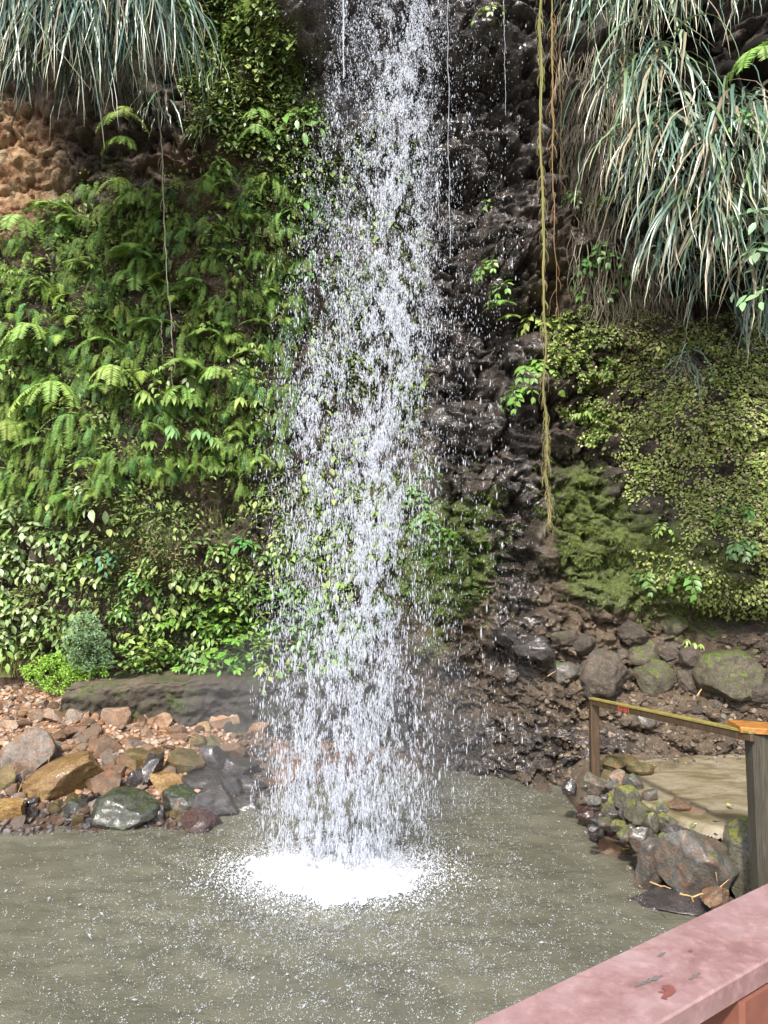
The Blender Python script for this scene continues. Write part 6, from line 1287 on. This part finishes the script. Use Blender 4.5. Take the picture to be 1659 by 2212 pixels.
mb = wall_leaves([(1180, 690), (1300, 640), (1480, 700), (1860, 600), (1860, 1340), (1620, 1300), (1480, 1210), (1340, 1060), (1250, 960), (1200, 880)], 40000, .031, IV, [4, 4, 3.5, 3, 1.4, 2.5], 41, ivthin)
mb.add_mb(wall_leaves([(1860, 600), (2350, 560), (2350, 1420), (1860, 1340)], 9000, .04, IV, [4, 4, 3, 3, 1.5, 3], 44, None))
mb.add_mb(wall_leaves([(1180, 690), (1330, 630), (1330, 1000), (1220, 930)], 1800, .04, [(.12, .2, .03), (.07, .13, .025)], [1, 1], 42, ivthin))
mb.add_mb(wall_leaves([(1360, 1180), (1480, 1200), (1640, 1290), (1860, 1330), (1860, 1380), (1560, 1330), (1400, 1260)], 1500, .035, IV, [4, 4, 3, 2, 1, 3], 43, None))
link('creeper', mb.mesh('creeper', M_FERN, False), label='yellow green creeping fig leaves and dead brown ones covering the right wall', kind='stuff')
mb = wall_leaves([(600, 1050), (950, 1000), (960, 1200), (760, 1430), (600, 1400)], 1800, .05, [(.10, .2, .035), (.07, .15, .03)], [1, 1], 45, patch); mb.add_mb(wall_leaves([(700, 300), (900, 280), (900, 900), (700, 900)], 700, .05, [(.10, .2, .035), (.07, .15, .03)], [1, 1], 46, patch))
link('wet_leaves', mb.mesh('wet_leaves', M_FERN, False), label='small wet leaves on the rock behind the waterfall', kind='stuff')
def moss_tufts(zones, seed, L=.035):
    r = np.random.RandomState(seed); mb = MB()
    for (x0, y0, rx, ry, n, col) in zones:
        x = x0 + r.normal(0, rx * .6, n); y = y0 + r.normal(0, ry * .6, n); nn = pnoise(np.stack([x / 24, y / 16, 0 * x], -1), seed); k = nn > -.12 + .25 * r.rand(n) - .1; x, y = x[k], y[k]; P = hit(x, y); m = len(x); N = cliff_n(P[:, 0], P[:, 2])
        D = N * r.uniform(.1, .6, m)[:, None] + r.normal(0, .5, (m, 3)) - np.array((0, 0, .55)); R = frames(D, N + np.array((0, 0, .7)) + r.normal(0, .5, (m, 3))); C = np.array(col) * r.uniform(.55, 1.5, (m, 1)) * (1 + r.normal(0, .08, (m, 3)))
        l = L * np.exp(r.normal(0, .35, m)); mb.inst(DIA, R, P, np.stack([l, l * .35, l], -1), C)
    return mb
MZ = [(1250, 1080, 90, 90, 6000, (.20, .25, .06)), (975, 1200, 110, 120, 11000, (.24, .38, .08)), (1300, 1240, 90, 60, 4000, (.20, .24, .07)), (1450, 1290, 120, 40, 4000, (.20, .25, .07)), (820, 1250, 120, 120, 3000, (.12, .18, .05)), (1560, 1250, 160, 60, 5000, (.17, .18, .06)), (1420, 1120, 140, 80, 4000, (.15, .16, .06)), (1500, 900, 250, 160, 5000, (.14, .14, .06)), (970, 1190, 90, 90, 5200, (.10, .17, .03)), (930, 1290, 90, 60, 2200, (.10, .16, .03)), (900, 1400, 70, 40, 1200, (.09, .13, .03)), (1060, 1090, 50, 30, 1200, (.17, .22, .035)), (1050, 1150, 60, 30, 900, (.13, .17, .035)), (1240, 1050, 70, 70, 3600, (.15, .20, .035)), (1260, 1150, 80, 50, 2800, (.18, .21, .045)), (1290, 1200, 60, 30, 1000, (.15, .17, .05)), (1360, 1090, 80, 30, 1500, (.14, .18, .04)), (1400, 1200, 90, 50, 2600, (.15, .18, .045)), (1500, 1250, 120, 50, 3000, (.15, .17, .045)), (1570, 1340, 120, 26, 2000, (.12, .15, .04)),
      (1350, 1290, 70, 40, 1200, (.12, .15, .035)), (1450, 1330, 50, 20, 600, (.18, .25, .04)), (300, 1180, 60, 110, 1800, (.12, .15, .03)), (420, 1130, 50, 60, 800, (.09, .12, .03)), (1075, 30, 25, 40, 500, (.15, .2, .03)), (1055, 570, 22, 20, 400, (.14, .19, .03)), (690, 230, 25, 50, 600, (.09, .13, .03)), (1220, 330, 26, 120, 1200, (.10, .14, .03)), (240, 360, 60, 30, 700, (.06, .11, .02)), (640, 190, 60, 40, 400, (.10, .13, .04)), (1000, 1000, 60, 40, 700, (.12, .15, .04)), (1620, 1400, 60, 20, 800, (.14, .18, .04))]
link('moss', moss_tufts(MZ, 61).mesh('moss', M_FERN, False), label='shaggy moss growing on the damp rock', kind='stuff')

# ------------------------------------------------------------------ fine mist hanging round the foot of the fall
def mist():
    V, T = ICO[3]; V = V * (1.5, 1.0, 1.15) + (SPL[0], SPL[1] + .15, 1.2)
    m = bpy.data.materials.new('mist'); m.use_nodes = True; t = m.node_tree; t.nodes.clear(); o = t.nodes.new('ShaderNodeOutputMaterial'); v = t.nodes.new('ShaderNodeVolumePrincipled')
    v.inputs['Color'].default_value = (.95, .97, 1, 1); v.inputs['Density'].default_value = .05; t.links.new(v.outputs[0], o.inputs['Volume'])
    link('mist', new_mesh('mist', V, None, T, None, True, [m]), label='thin bright mist around the foot of the waterfall', kind='stuff')
mist()

# labels still shared after all that: count along the picture from the left
ORD = ['first', 'second', 'third', 'fourth', 'fifth', 'sixth', 'seventh', 'eighth', 'ninth', 'tenth', 'eleventh', 'twelfth', 'thirteenth', 'fourteenth', 'fifteenth', 'sixteenth', 'seventeenth', 'eighteenth', 'nineteenth', 'twentieth']
same = {}
for o in sc.objects:
    if o.parent is None and o.get('category') and o.get('label'): same.setdefault(o['label'], []).append(o)
for lab, os_ in same.items():
    if 1 < len(os_) <= 20 and len(lab.split()) <= 13:
        os_.sort(key=lambda o: o.location.x / o.location.y)
        for i, o in enumerate(os_): o['label'] = lab + ', ' + ORD[i] + ' from left'
